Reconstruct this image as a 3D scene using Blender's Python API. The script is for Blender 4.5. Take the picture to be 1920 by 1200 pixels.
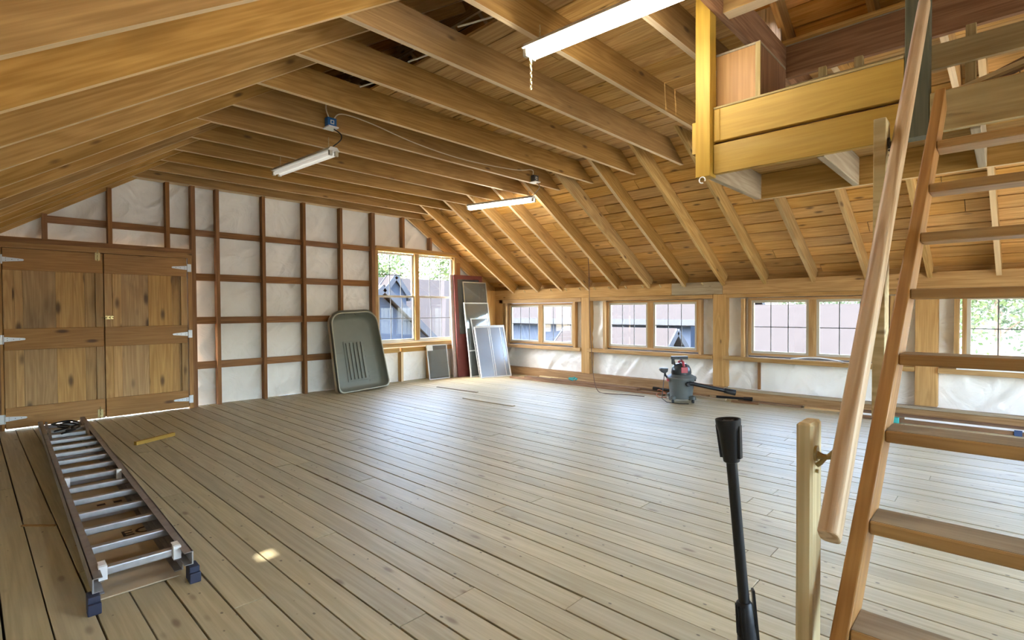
import bpy, math, random
from mathutils import Vector, Matrix
import numpy as np
for o in list(bpy.data.objects): bpy.data.objects.remove(o)
random.seed(7)
S = bpy.context.scene
COL = S.collection
R = math.radians

# ------------------------------------------------------------------ camera
cam_d = bpy.data.cameras.new('camera')
cam = bpy.data.objects.new('camera', cam_d); COL.objects.link(cam)
cam_d.sensor_width = 36.0; cam_d.lens = 976.1 / 1920 * 36.0
cam_d.clip_start = 0.05; cam_d.clip_end = 300
yaw, pitch, roll = 2.33141723, -0.0179022513, -0.00542532494
F = Vector((math.cos(yaw)*math.cos(pitch), math.sin(yaw)*math.cos(pitch), math.sin(pitch)))
Rt = Vector((math.sin(yaw), -math.cos(yaw), 0)); U = Rt.cross(F)
r2 = Rt*math.cos(roll) + U*math.sin(roll); u2 = -Rt*math.sin(roll) + U*math.cos(roll)
cam.matrix_world = Matrix(((r2.x, u2.x, -F.x, 0), (r2.y, u2.y, -F.y, 0), (r2.z, u2.z, -F.z, 1.30), (0, 0, 0, 1)))
S.camera = cam

# ------------------------------------------------------------------ world, sun, exposure
W = bpy.data.worlds.new('sky'); S.world = W; W.use_nodes = True
wn = W.node_tree.nodes; wl = W.node_tree.links
sky = wn.new('ShaderNodeTexSky'); sky.sky_type = 'NISHITA'
sky.sun_disc = False; sky.sun_elevation = R(52); sky.sun_rotation = R(200)
sky.air_density = 1.0; sky.dust_density = 3.0; sky.ozone_density = 1.0
hs = wn.new('ShaderNodeHueSaturation'); hs.inputs['Saturation'].default_value = 0.9
wl.new(sky.outputs[0], hs.inputs['Color'])
wl.new(hs.outputs[0], wn['Background'].inputs['Color'])
wn['Background'].inputs['Strength'].default_value = 1.0
sun_d = bpy.data.lights.new('sun', 'SUN'); sun = bpy.data.objects.new('sun', sun_d); COL.objects.link(sun)
sun_d.energy = 1.5; sun_d.angle = R(1.0); sun_d.color = (1.0, .95, .87)
SUN_DIR = Vector((-0.36, 0.10, -0.93)).normalized()      # direction the light travels
sun.rotation_euler = SUN_DIR.to_track_quat('-Z', 'Y').to_euler()
vs = S.view_settings
vs.view_transform = 'Standard'; vs.look = 'None'; vs.gamma = 1.0; vs.use_curve_mapping = False
vs.exposure = 2.88

# ------------------------------------------------------------------ materials
MATS = {}
def newmat(name):
    m = bpy.data.materials.new(name); m.use_nodes = True
    MATS[name] = m
    return m, m.node_tree.nodes, m.node_tree.links, m.node_tree.nodes['Principled BSDF']
def plain(name, col, rough=.5, metal=0., noise=.12, nscale=14., spec=.5, bump=0.):
    m, n, l, b = newmat(name)
    tc = n.new('ShaderNodeTexCoord'); nz = n.new('ShaderNodeTexNoise')
    nz.inputs['Scale'].default_value = nscale; nz.inputs['Detail'].default_value = 5
    l.new(tc.outputs['Object'], nz.inputs['Vector'])
    mx = n.new('ShaderNodeMix'); mx.data_type = 'RGBA'
    mx.inputs['A'].default_value = tuple(c*(1-noise) for c in col) + (1,)
    mx.inputs['B'].default_value = tuple(min(1, c*(1+noise)) for c in col) + (1,)
    l.new(nz.outputs['Fac'], mx.inputs['Factor']); l.new(mx.outputs['Result'], b.inputs['Base Color'])
    b.inputs['Roughness'].default_value = rough; b.inputs['Metallic'].default_value = metal
    b.inputs['Specular IOR Level'].default_value = spec
    if bump:
        bp = n.new('ShaderNodeBump'); bp.inputs['Strength'].default_value = bump; bp.inputs['Distance'].default_value = .01
        l.new(nz.outputs['Fac'], bp.inputs['Height']); l.new(bp.outputs[0], b.inputs['Normal'])
    return m
def wood(name, light, dark, knot=(.10, .05, .02), rough=.7, var=.25, stain=.25, rings=22., knots=.1, grain=1., bump=.25, spec=.3,
         stain_col=None, stain_scale=1.6, stain_lo=.5, specks=False, ringw=.16, lit_edge_col=None):
    m, n, l, b = newmat(name)
    tc = n.new('ShaderNodeTexCoord'); oi = n.new('ShaderNodeObjectInfo')
    sc = n.new('ShaderNodeVectorMath'); sc.operation = 'SCALE'; sc.inputs[0].default_value = (37.1, 91.7, 53.3)
    l.new(oi.outputs['Random'], sc.inputs['Scale'])
    ad = n.new('ShaderNodeVectorMath'); ad.operation = 'ADD'
    l.new(tc.outputs['Object'], ad.inputs[0]); l.new(sc.outputs[0], ad.inputs[1])
    def mapped(s):
        mp = n.new('ShaderNodeMapping'); mp.inputs['Scale'].default_value = s
        l.new(ad.outputs[0], mp.inputs['Vector']); return mp.outputs[0]
    def noise(vec, scale, detail=4, dist=0.):
        z = n.new('ShaderNodeTexNoise'); z.inputs['Scale'].default_value = scale
        z.inputs['Detail'].default_value = detail; z.inputs['Distortion'].default_value = dist
        l.new(vec, z.inputs['Vector']); return z.outputs['Fac']
    def math_(op, a, bb=None, c=None):
        q = n.new('ShaderNodeMath'); q.operation = op
        for i, v in enumerate((a, bb, c)):
            if v is None: continue
            if isinstance(v, (int, float)): q.inputs[i].default_value = v
            else: l.new(v, q.inputs[i])
        return q.outputs[0]
    def mix(f, a, c):
        q = n.new('ShaderNodeMix'); q.data_type = 'RGBA'
        l.new(f, q.inputs['Factor'])
        for k, v in (('A', a), ('B', c)):
            if isinstance(v, tuple): q.inputs[k].default_value = v[:3] + (1,)
            else: l.new(v, q.inputs[k])
        return q.outputs['Result']
    def rng(v, a, c):
        q = n.new('ShaderNodeMapRange'); q.interpolation_type = 'SMOOTHSTEP'
        q.inputs['From Min'].default_value = a; q.inputs['From Max'].default_value = c
        l.new(v, q.inputs['Value']); return q.outputs[0]
    fine = noise(mapped((2.2*grain, 70, 70)), 1.0, 5)
    broad = noise(mapped((.45*grain, 5.5, 5.5)), 1.0, 3, .4)
    ring = math_('SINE', math_('MULTIPLY', broad, rings*3.2))
    ring = math_('MULTIPLY_ADD', ring, .5, .5)
    fac = math_('ADD', math_('MULTIPLY_ADD', fine, .75, .02), math_('MULTIPLY', ring, ringw))
    col = mix(rng(fac, .26, .76), dark, light)
    vo = n.new('ShaderNodeTexVoronoi'); vo.inputs['Scale'].default_value = 1.0
    l.new(mapped((2.3, 6.6, 6.6)), vo.inputs['Vector'])
    kf = math_('SUBTRACT', 1.0, rng(vo.outputs['Distance'], knots*.45, knots*1.7))
    col = mix(math_('MULTIPLY', kf, .8), col, knot)
    st = rng(noise(mapped((stain_scale*.5, stain_scale*1.6, stain_scale*1.6)), 1.0, 4, .5), stain_lo, stain_lo+.28)
    sd = stain_col or tuple(c*.55 for c in dark)
    col = mix(math_('MULTIPLY', st, stain), col, sd)
    if specks:
        v2 = n.new('ShaderNodeTexVoronoi'); v2.inputs['Scale'].default_value = 1.0
        l.new(mapped((9, 14, 14)), v2.inputs['Vector'])
        sp = math_('SUBTRACT', 1.0, rng(v2.outputs['Distance'], .06, .105))
        col = mix(math_('MULTIPLY', sp, .75), col, (.06, .045, .03))
    if lit_edge_col:                       # sawn narrow edges, paler with bounce light from the floor painted in
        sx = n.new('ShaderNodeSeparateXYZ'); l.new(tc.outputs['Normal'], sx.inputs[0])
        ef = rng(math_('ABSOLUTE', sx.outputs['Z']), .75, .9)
        col = mix(math_('MULTIPLY', ef, math_('MULTIPLY_ADD', fine, .5, .5)), col, lit_edge_col)
    hv = n.new('ShaderNodeHueSaturation')
    l.new(col, hv.inputs['Color'])
    l.new(math_('MULTIPLY_ADD', oi.outputs['Random'], var, 1-var*.5), hv.inputs['Value'])
    r7 = math_('FRACT', math_('MULTIPLY', oi.outputs['Random'], 7.31))
    l.new(math_('MULTIPLY_ADD', r7, var*.45, 1-var*.2), hv.inputs['Saturation'])
    l.new(hv.outputs[0], b.inputs['Base Color'])
    b.inputs['Roughness'].default_value = rough; b.inputs['Specular IOR Level'].default_value = spec
    bp = n.new('ShaderNodeBump'); bp.inputs['Strength'].default_value = bump; bp.inputs['Distance'].default_value = .004
    l.new(fine, bp.inputs['Height']); l.new(bp.outputs[0], b.inputs['Normal'])
    return m
wood('m_rafter', (.54, .325, .108), (.36, .20, .056), stain=.5, knots=.09, lit_edge_col=(.82, .62, .36))
wood('m_rafter_pale', (.64, .44, .18), (.42, .25, .08), stain=.45, knots=.09)
wood('m_joist', (.42, .245, .078), (.28, .15, .042), stain=.5, knots=.09, lit_edge_col=(.84, .66, .42))  # darker side faces, light from below painted on the narrow edges
wood('m_roof', (.80, .49, .175), (.58, .31, .085), stain=.5, knots=.095, var=.25)
wood('m_loft', (.62, .39, .145), (.42, .23, .07), stain=.3, knots=.07, var=.35)
wood('m_stud', (.34, .17, .066), (.21, .096, .036), stain=.3, knots=.05, var=.3)
wood('m_post', (.58, .35, .13), (.42, .23, .072), stain=.25, knots=.07, var=.15)
wood('m_plate', (.52, .325, .135), (.36, .20, .07), stain=.4, knots=.07)
wood('m_trim', (.55, .36, .16), (.36, .20, .075), stain=.4, knots=.06)
wood('m_sill', (.36, .225, .11), (.24, .135, .06), stain=.4, knots=.06)
wood('m_grey', (.42, .345, .235), (.29, .225, .145), stain=.4, knots=.05)
wood('m_floor', (.50, .43, .262), (.375, .312, .178), knot=(.18, .12, .07), rough=.5, var=.18, stain=.4, stain_col=(.40, .35, .235), rings=14, knots=.08,
     bump=.18, spec=.5, stain_scale=2.4, stain_lo=.45, specks=True)
wood('m_door', (.55, .34, .125), (.39, .215, .068), knot=(.05, .02, .008), stain=.75, stain_col=(.07, .03, .012), stain_lo=.53, knots=.15, rough=.5, var=.45)
wood('m_door_rail', (.47, .25, .075), (.35, .17, .046), knot=(.05, .02, .008), stain=.35, knots=.12, rough=.5, var=.15)
wood('m_yellow', (.46, .285, .045), (.375, .215, .03), knot=(.2, .08, .02), stain=.4, stain_col=(.38, .28, .13), knots=.07, rough=.55, var=.12)
wood('m_yellow_dull', (.46, .35, .16), (.31, .22, .085), stain=.4, knots=.06, var=.2)
wood('m_green_post', (.13, .125, .075), (.07, .07, .042), stain=.3, knots=.06)
wood('m_stringer', (.44, .225, .058), (.30, .135, .03), stain=.35, knots=.03, rough=.5, var=.1)
wood('m_tread', (.45, .27, .095), (.29, .155, .05), stain=.6, stain_col=(.30, .23, .13), knots=.03, rough=.6, var=.15)
wood('m_rail', (.62, .45, .27), (.42, .26, .125), stain=.15, knots=.02, rough=.45, rings=16, var=.05, ringw=.5)
wood('m_pale', (.68, .56, .31), (.52, .40, .20), stain=.2, knots=.06, rough=.6, var=.08, ringw=.3)
wood('m_red_board', (.34, .19, .10), (.20, .095, .045), stain=.3, knots=.08)
wood('m_white_plank', (.62, .56, .48), (.40, .33, .26), stain=.5, stain_col=(.25, .19, .14), knots=.08)
wood('m_scrap', (.30, .17, .085), (.17, .09, .045), stain=.4, knots=.04, var=.4)
plain('m_dark', (.02, .016, .012), .9, noise=.3)
plain('m_outer', (.05, .035, .022), .9)
plain('m_alu', (.50, .50, .50), .38, .85, noise=.3, nscale=22, bump=.1)
plain('m_alu_rail', (.34, .315, .30), .45, .6, noise=.35, nscale=18, bump=.1)
plain('m_black', (.009, .009, .010), .42, spec=.35)
plain('m_black_rough', (.015, .015, .016), .8)
plain('m_navy', (.02, .025, .055), .55)
plain('m_galv', (.62, .65, .68), .35, .25, noise=.15, nscale=30)
plain('m_screw', (.05, .05, .05), .5)
plain('m_brass', (.38, .30, .14), .3, .9)
plain('m_brass_dark', (.10, .085, .06), .35, .8)
plain('m_vac', (.10, .112, .105), .45, noise=.25, nscale=9)
plain('m_vac_dark', (.022, .025, .028), .35)
plain('m_red', (.42, .045, .06), .4)
plain('m_tub', (.16, .168, .135), .48, noise=.12, nscale=6)
plain('m_tub_rim', (.36, .35, .27), .5, noise=.15)
plain('m_cream', (.52, .46, .34), .6, noise=.15)
plain('m_white', (.80, .80, .78), .4, noise=.04)
plain('m_white_frame', (.66, .67, .66), .45, noise=.06)
plain('m_vinyl', (.50, .47, .38), .45, noise=.06)
plain('m_grid', (.13, .13, .13), .5)
plain('m_redpaint', (.16, .038, .03), .5, noise=.25)
plain('m_pinkedge', (.52, .42, .38), .5)
plain('m_cardboard', (.50, .40, .26), .85, noise=.15, nscale=5)
plain('m_letter', (.06, .035, .025), .8)
plain('m_blue', (.015, .12, .36), .4)
plain('m_boxgrey', (.06, .065, .07), .5)
plain('m_paper', (.74, .74, .70), .8, noise=.03)
plain('m_teal', (.04, .36, .33), .5)
plain('m_tape', (.03, .06, .14), .5)
plain('m_cable', (.62, .54, .38), .5)
plain('m_cord', (.10, .05, .035), .6)
plain('m_orange_cord', (.50, .16, .07), .6)
plain('m_chain', (.55, .48, .28), .35, .7)
plain('m_shingle', (.0235, .0212, .0207), .9, spec=.02, noise=.10, nscale=3)
plain('m_shingle_grey', (.04, .042, .048), .9, spec=.02, noise=.12, nscale=3)
plain('m_siding', (.028, .036, .050), .8, spec=.02, noise=.08, nscale=2)
plain('m_siding_trim', (.038, .041, .046), .7, spec=.02)
plain('m_ground', (.36, .325, .26), .95, spec=.02, noise=.3, nscale=1.2)  # unseen ground, colour raised to bounce daylight up through the windows
plain('m_bark', (.10, .075, .05), .9, noise=.3)
def leafmat(name, a, b_):
    m, n, l, b = newmat(name)
    tc = n.new('ShaderNodeTexCoord'); nz = n.new('ShaderNodeTexNoise'); nz.inputs['Scale'].default_value = 1.3; nz.inputs['Detail'].default_value = 6
    l.new(tc.outputs['Object'], nz.inputs['Vector'])
    cr = n.new('ShaderNodeValToRGB'); cr.color_ramp.elements[0].position = .35; cr.color_ramp.elements[1].position = .65
    cr.color_ramp.elements[0].color = a + (1,); cr.color_ramp.elements[1].color = b_ + (1,)
    l.new(nz.outputs['Fac'], cr.inputs[0]); l.new(cr.outputs[0], b.inputs['Base Color'])
    b.inputs['Roughness'].default_value = .6
    tr = n.new('ShaderNodeBsdfTranslucent'); l.new(cr.outputs[0], tr.inputs['Color'])
    mx = n.new('ShaderNodeMixShader'); mx.inputs[0].default_value = .35
    l.new(b.outputs[0], mx.inputs[1]); l.new(tr.outputs[0], mx.inputs[2])
    l.new(mx.outputs[0], n['Material Output'].inputs['Surface'])
leafmat('m_leaf', (.020, .045, .010), (.085, .12, .038))
leafmat('m_leaf_dark', (.014, .034, .014), (.055, .08, .034))
def emit(name, col, strength):
    m, n, l, b = newmat(name)
    b.inputs['Base Color'].default_value = (.9, .9, .88, 1); b.inputs['Roughness'].default_value = .3
    b.inputs['Emission Color'].default_value = col + (1,); b.inputs['Emission Strength'].default_value = strength
emit('m_tube', (1.0, .95, .86), 8.0)
emit('m_tube_dim', (1.0, .96, .86), .05)
def glass(name, tint, gloss, rough=.02, opac=0., opcol=(.3, .3, .3)):
    m, n, l, b = newmat(name); n.remove(b)
    tr = n.new('ShaderNodeBsdfTransparent'); tr.inputs[0].default_value = tint + (1,)
    gl = n.new('ShaderNodeBsdfGlossy'); gl.inputs['Roughness'].default_value = rough
    df = n.new('ShaderNodeBsdfDiffuse'); df.inputs[0].default_value = opcol + (1,)
    tc = n.new('ShaderNodeTexCoord'); nz = n.new('ShaderNodeTexNoise'); nz.inputs['Scale'].default_value = 3
    l.new(tc.outputs['Object'], nz.inputs['Vector'])
    mp = n.new('ShaderNodeMapRange'); mp.inputs['To Min'].default_value = opac*.85; mp.inputs['To Max'].default_value = min(1, opac*1.15)
    l.new(nz.outputs['Fac'], mp.inputs['Value'])
    a = n.new('ShaderNodeMixShader'); l.new(mp.outputs[0], a.inputs[0]); l.new(tr.outputs[0], a.inputs[1]); l.new(df.outputs[0], a.inputs[2])
    c = n.new('ShaderNodeMixShader'); c.inputs[0].default_value = gloss; l.new(a.outputs[0], c.inputs[1]); l.new(gl.outputs[0], c.inputs[2])
    l.new(c.outputs[0], n['Material Output'].inputs['Surface'])
glass('m_glass', (.97, .985, .99), .045)
glass('m_storm', (.70, .74, .74), .12, .10, .42, (.26, .28, .27))
glass('m_storm_reflect', (.35, .42, .5), .28, .25, .75, (.26, .33, .42))  # blue-grey of reflected window light put into the diffuse pane colour
glass('m_screen', (.70, .70, .68), .0, .3, .42, (.24, .24, .22))
# wrinkled white house wrap
m, n, l, b = newmat('m_wrap')
tc = n.new('ShaderNodeTexCoord'); nz = n.new('ShaderNodeTexNoise'); nz.inputs['Scale'].default_value = 3.5; nz.inputs['Detail'].default_value = 6; nz.inputs['Distortion'].default_value = 1.2
l.new(tc.outputs['Object'], nz.inputs['Vector'])
mx = n.new('ShaderNodeMix'); mx.data_type = 'RGBA'; mx.inputs['A'].default_value = (.80, .775, .71, 1); mx.inputs['B'].default_value = (.92, .905, .86, 1)
l.new(nz.outputs['Fac'], mx.inputs['Factor']); l.new(mx.outputs['Result'], b.inputs['Base Color'])
b.inputs['Roughness'].default_value = .38
bp = n.new('ShaderNodeBump'); bp.inputs['Strength'].default_value = .6; bp.inputs['Distance'].default_value = .05
l.new(nz.outputs['Fac'], bp.inputs['Height']); l.new(bp.outputs[0], b.inputs['Normal'])

# ------------------------------------------------------------------ geometry helpers
CACHE = {}
def box_mesh(sx, sy, sz, bev=0.):
    key = (round(sx, 4), round(sy, 4), round(sz, 4), round(bev, 4))
    if key in CACHE: return CACHE[key]
    me = bpy.data.meshes.new('box')
    a, b_, c = sx/2, sy/2, sz/2
    if bev <= 0:
        v = [(x, y, z) for x in (-a, a) for y in (-b_, b_) for z in (-c, c)]
        f = [(0, 1, 3, 2), (4, 6, 7, 5), (0, 4, 5, 1), (2, 3, 7, 6), (0, 2, 6, 4), (1, 5, 7, 3)]
        me.from_pydata(v, [], f)
    else:
        import bmesh
        bm = bmesh.new(); bmesh.ops.create_cube(bm, size=1)
        for w in bm.verts: w.co = Vector((w.co.x*sx, w.co.y*sy, w.co.z*sz))
        bmesh.ops.bevel(bm, geom=bm.edges[:], offset=bev, segments=1, affect='EDGES')
        bm.to_mesh(me); bm.free()
    CACHE[key] = me
    return me
def link(name, me, mat, parent=None):
    o = bpy.data.objects.new(name, me)
    if mat is not None and me is not None:
        if len(me.materials) == 0: me.materials.append(MATS[mat])
        elif me.materials[0] != MATS[mat]:
            o.data = me
            o.material_slots[0].link = 'OBJECT'; o.material_slots[0].material = MATS[mat]
    if parent is not None: o.parent = parent
    COL.objects.link(o)
    return o
def linkm(name, me, mat, parent=None):
    """link with the material on the object, so that the mesh can be shared"""
    if len(me.materials) == 0: me.materials.append(None)
    o = bpy.data.objects.new(name, me)
    if parent is not None: o.parent = parent
    COL.objects.link(o)
    o.material_slots[0].link = 'OBJECT'; o.material_slots[0].material = MATS[mat]
    return o
def box(name, x0, x1, y0, y1, z0, z1, mat, parent=None, bev=0., tilt=None):
    """axis aligned board: local X runs along its longest side so that the grain follows it"""
    d = [abs(x1-x0), abs(y1-y0), abs(z1-z0)]
    c = Vector(((x0+x1)/2, (y0+y1)/2, (z0+z1)/2))
    k = d.index(max(d))
    if k == 0: me = box_mesh(d[0], d[1], d[2], bev); rot = Matrix.Identity(4)
    elif k == 1: me = box_mesh(d[1], d[0], d[2], bev); rot = Matrix.Rotation(R(90), 4, 'Z')
    else: me = box_mesh(d[2], d[1], d[0], bev); rot = Matrix.Rotation(R(-90), 4, 'Y')
    o = linkm(name, me, mat, parent)
    o.matrix_basis = Matrix.Translation(c) @ (tilt or Matrix.Identity(4)) @ rot
    return o
def beam(name, p0, p1, w, h, mat, parent=None, up=(0, 0, 1), bev=0.):
    """board from p0 to p1 (centre line), w across, h along 'up'"""
    p0, p1 = Vector(p0), Vector(p1); X = (p1-p0); L = X.length; X.normalize()
    Z = Vector(up); Z = (Z - X*Z.dot(X)).normalized(); Y = Z.cross(X)
    o = linkm(name, box_mesh(L, w, h, bev), mat, parent)
    c = (p0+p1)/2
    o.matrix_basis = Matrix(((X.x, Y.x, Z.x, c.x), (X.y, Y.y, Z.y, c.y), (X.z, Y.z, Z.z, c.z), (0, 0, 0, 1)))
    return o
class MB:
    def __init__(s): s.v = []; s.f = []; s.sm = []
    def add(s, vs_, fs, smooth=False):
        k = len(s.v); s.v += [tuple(p) for p in vs_]; s.f += [tuple(i+k for i in q) for q in fs]; s.sm += [smooth]*len(fs)
    def box(s, x0, x1, y0, y1, z0, z1, M=None):
        v = [Vector((x, y, z)) for x in (x0, x1) for y in (y0, y1) for z in (z0, z1)]
        if M: v = [M @ p for p in v]
        s.add(v, [(0, 1, 3, 2), (4, 6, 7, 5), (0, 4, 5, 1), (2, 3, 7, 6), (0, 2, 6, 4), (1, 5, 7, 3)])
    def beam(s, p0, p1, w, h, up=(0, 0, 1)):
        p0, p1 = Vector(p0), Vector(p1); X = (p1-p0); L = X.length; X.normalize()
        Z = Vector(up); Z = (Z - X*Z.dot(X)).normalized(); Y = Z.cross(X); c = (p0+p1)/2
        M = Matrix(((X.x, Y.x, Z.x, c.x), (X.y, Y.y, Z.y, c.y), (X.z, Y.z, Z.z, c.z), (0, 0, 0, 1)))
        s.box(-L/2, L/2, -w/2, w/2, -h/2, h/2, M)
    def tube(s, pts, r, n=10, caps=True):
        pts = [Vector(p) for p in pts]; rs = r if isinstance(r, (list, tuple)) else [r]*len(pts)
        rings = []; prev = None
        for i, p in enumerate(pts):
            t = (pts[min(i+1, len(pts)-1)] - pts[max(i-1, 0)]).normalized()
            a = Vector((0, 0, 1)) if abs(t.z) < .9 else Vector((1, 0, 0))
            if prev is not None: a = prev
            x = (a - t*a.dot(t)).normalized(); y = t.cross(x); prev = x
            rings.append([p + (x*math.cos(2*math.pi*k/n) + y*math.sin(2*math.pi*k/n))*rs[i] for k in range(n)])
        v = [q for rg in rings for q in rg]; f = []
        for i in range(len(rings)-1):
            for k in range(n): f.append((i*n+k, i*n+(k+1) % n, (i+1)*n+(k+1) % n, (i+1)*n+k))
        s.add(v, f, True)
        if caps: s.add(rings[0], [tuple(range(n-1, -1, -1))]); s.add(rings[-1], [tuple(range(n))])
    def lathe(s, prof, n=28, M=None):
        v = []; f = []
        for (r, z) in prof:
            for k in range(n):
                p = Vector((r*math.cos(2*math.pi*k/n), r*math.sin(2*math.pi*k/n), z)); v.append(M @ p if M else p)
        for i in range(len(prof)-1):
            for k in range(n): f.append((i*n+k, i*n+(k+1) % n, (i+1)*n+(k+1) % n, (i+1)*n+k))
        f.append(tuple(range(n-1, -1, -1))); f.append(tuple((len(prof)-1)*n+k for k in range(n)))
        s.add(v, f, True)
    def prism(s, poly, a, b_, axis='z', M=None):
        n_ = len(poly)
        def P(q, t):
            p = {'z': (q[0], q[1], t), 'y': (q[0], t, q[1]), 'x': (t, q[0], q[1])}[axis]; p = Vector(p); return M @ p if M else p
        v = [P(q, a) for q in poly] + [P(q, b_) for q in poly]
        f = [tuple(range(n_-1, -1, -1)), tuple(range(n_, 2*n_))] + [(i, (i+1) % n_, n_+(i+1) % n_, n_+i) for i in range(n_)]
        s.add(v, f)
    def build(s, name, mat, parent=None, bevel=0.):
        me = bpy.data.meshes.new(name); me.from_pydata(s.v, [], s.f)
        me.polygons.foreach_set('use_smooth', s.sm)
        import bmesh
        bm = bmesh.new(); bm.from_mesh(me)
        bmesh.ops.recalc_face_normals(bm, faces=bm.faces[:]); bm.to_mesh(me); bm.free()
        o = link(name, me, mat, parent)
        if any(s.sm): me.set_sharp_from_angle(angle=R(40))
        if bevel:
            md = o.modifiers.new('bevel', 'BEVEL'); md.width = bevel; md.segments = 2; md.limit_method = 'ANGLE'
        return o
def tag(o, label=None, cat=None, group=None, kind=None):
    if label: o['label'] = label
    if cat: o['category'] = cat
    if group: o['group'] = group
    if kind: o['kind'] = kind
    return o
def empty(name, loc=(0, 0, 0), rz=0., label=None, cat=None, group=None, kind=None):
    o = bpy.data.objects.new(name, None); COL.objects.link(o); o.location = loc; o.rotation_euler = (0, 0, rz); o.empty_display_size = .1
    return tag(o, label, cat, group, kind)
def copy_tree(o, parent=None):
    c = o.copy(); COL.objects.link(c)
    if parent is not None: c.parent = parent
    for ch in list(o.children): copy_tree(ch, c)
    return c

# ------------------------------------------------------------------ main dimensions
XG = -8.03                 # room face of the gable studs
XB = 3.4                   # back gable (behind the camera)
YK = 7.80                  # room face of the knee wall posts
YL = -0.56                 # room face of the left knee wall
ZJ = 3.04; ZD = 3.275      # joist bottom, loft deck bottom
SL = 0.645; TIPY = 7.80; TIPZ = 1.655; TV = 0.235
YR = 3.62; RIDGE = TIPZ + SL*(TIPY-YR)
LSL = 0.66
def zr(y): return TIPZ + SL*(TIPY-y)             # bottom of right rafters
def zl(y): return 3.04 + LSL*(y-1.58)            # bottom of left rafters
RAF = [-7.396, -6.735, -6.134, -5.533, -4.926, -4.316, -3.70, -3.088, -2.508, -1.895, -1.298, -.684, -.092, .51, 1.12, 1.73, 2.34, 2.95]
JOI = [-7.55, -6.98, -6.42, -5.86, -5.26, -4.70, -4.12, -3.47, -2.83, -2.18, -1.55]
LRAF = [-7.52, -6.95, -6.40, -5.90, -5.33, -4.74, -4.10, -3.47, -2.82, -2.18, -1.56, -.95, -.34, .27, .88, 1.49, 2.1, 2.7]

# ------------------------------------------------------------------ floor
floor = empty('floor', kind='structure', label='wide bleached plank floor with dark joints')
FW = 0.1405
row = -5
y = .0855 + FW*row
k = 0
rnd = random.Random(3)
while y < 8.0:
    x = XG-.15 - rnd.uniform(0, 1.2)
    while x < XB:
        L = rnd.choice([2.44, 3.05, 3.66, 4.27, 4.88])
        x0, x1 = max(x, XG-.13), min(x+L, XB)
        if x1-x0 > .25:
            dz = rnd.uniform(-.002, .0015); g = rnd.uniform(.003, .0075)
            box('floor_board', x0+.0015, x1-.0015, y+g, y+FW-g*.4, -.025+dz, dz, 'm_floor', floor, bev=.0015)
        x += L
    y += FW
box('subfloor', XG-.2, XB, -.75, 8.1, -.10, -.03, 'm_dark', floor)

# ------------------------------------------------------------------ ceiling: rafters, joists, roof boards, loft deck
ceil = empty('ceiling', kind='structure', label='open timber roof with rafters, joists and board sheathing')
rx = lambda k, y: RAF[k] + (.3*(JOI[k]-RAF[k]) if k < 11 else -.08)*(TIPY-y)/2.14
half = TV*math.cos(math.atan(SL))/2
def rafter(xa, xb_, mat, ya=TIPY, yb=YR, right=True):
    if right:
        n_ = Vector((0, SL, 1)).normalized()
        a = Vector((xa, ya, zr(ya))) + n_*half; b_ = Vector((xb_, yb, zr(yb))) + n_*half
    else:
        n_ = Vector((0, -LSL, 1)).normalized()
        a = Vector((xa, ya, zl(ya))) + n_*half; b_ = Vector((xb_, yb, zl(yb))) + n_*half
    return beam('rafter', a, b_, .046, half*2, mat, ceil, up=n_)
for i in range(len(RAF)):
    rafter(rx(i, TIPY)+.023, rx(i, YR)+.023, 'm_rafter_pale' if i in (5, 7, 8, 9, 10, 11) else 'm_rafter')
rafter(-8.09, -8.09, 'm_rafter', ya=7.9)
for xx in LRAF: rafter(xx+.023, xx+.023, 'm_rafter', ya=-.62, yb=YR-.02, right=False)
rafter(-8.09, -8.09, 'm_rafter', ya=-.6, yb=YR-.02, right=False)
for i, xx in enumerate(JOI):
    ye = TIPY - (ZJ-TIPZ-TV)/SL - .02
    if i == 10: ye = TIPY - (ZJ-TIPZ-TV)/SL - .02
    y0 = 1.58 - .235/LSL*0 + .02
    mb = MB()
    # joist face cut to both roof slopes
    zt = ZD
    yl_b = 1.58 - TV/LSL + .04; yl_t = yl_b + (zt-ZJ)/LSL
    yr_b = TIPY - (ZJ-TIPZ-TV)/SL - .04; yr_t = yr_b - (zt-ZJ)/SL
    poly = [(yl_b, ZJ), (yr_b, ZJ), (yr_t, zt), (yl_t, zt)]
    c = Vector((xx-.022, (yl_b+yr_b)/2, (ZJ+zt)/2))
    mb.prism([(p[0]-c.y, p[1]-c.z) for p in poly], -.021, .021, 'y')
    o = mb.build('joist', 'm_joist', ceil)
    o.matrix_basis = Matrix.Translation(c) @ Matrix.Rotation(R(90), 4, 'Z')
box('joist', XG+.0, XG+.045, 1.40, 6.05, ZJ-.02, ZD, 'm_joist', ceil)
# trimmed joists and headers round the stair opening
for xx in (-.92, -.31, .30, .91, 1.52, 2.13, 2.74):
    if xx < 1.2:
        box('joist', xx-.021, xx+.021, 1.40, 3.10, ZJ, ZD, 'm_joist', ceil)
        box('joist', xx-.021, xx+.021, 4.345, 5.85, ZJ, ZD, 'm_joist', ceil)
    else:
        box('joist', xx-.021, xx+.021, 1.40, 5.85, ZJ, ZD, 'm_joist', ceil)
box('joist', -1.266, -1.226, 1.40, 5.85, ZJ, ZD, 'm_red_board', ceil)
box('header_joist', -1.224, 1.45, 3.10, 3.19, ZJ, ZD, 'm_joist', ceil)
box('header_joist', -1.224, 1.45, 4.30, 4.342, ZJ-.0, ZD, 'm_red_board', ceil)
box('header_cap', -1.224, 1.45, 4.285, 4.345, ZD, ZD+.02, 'm_grey', ceil)
box('ridge_beam', XG-.1, XB, YR-.025, YR+.005, RIDGE-.05, RIDGE+.24, 'm_rafter', ceil)
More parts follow.
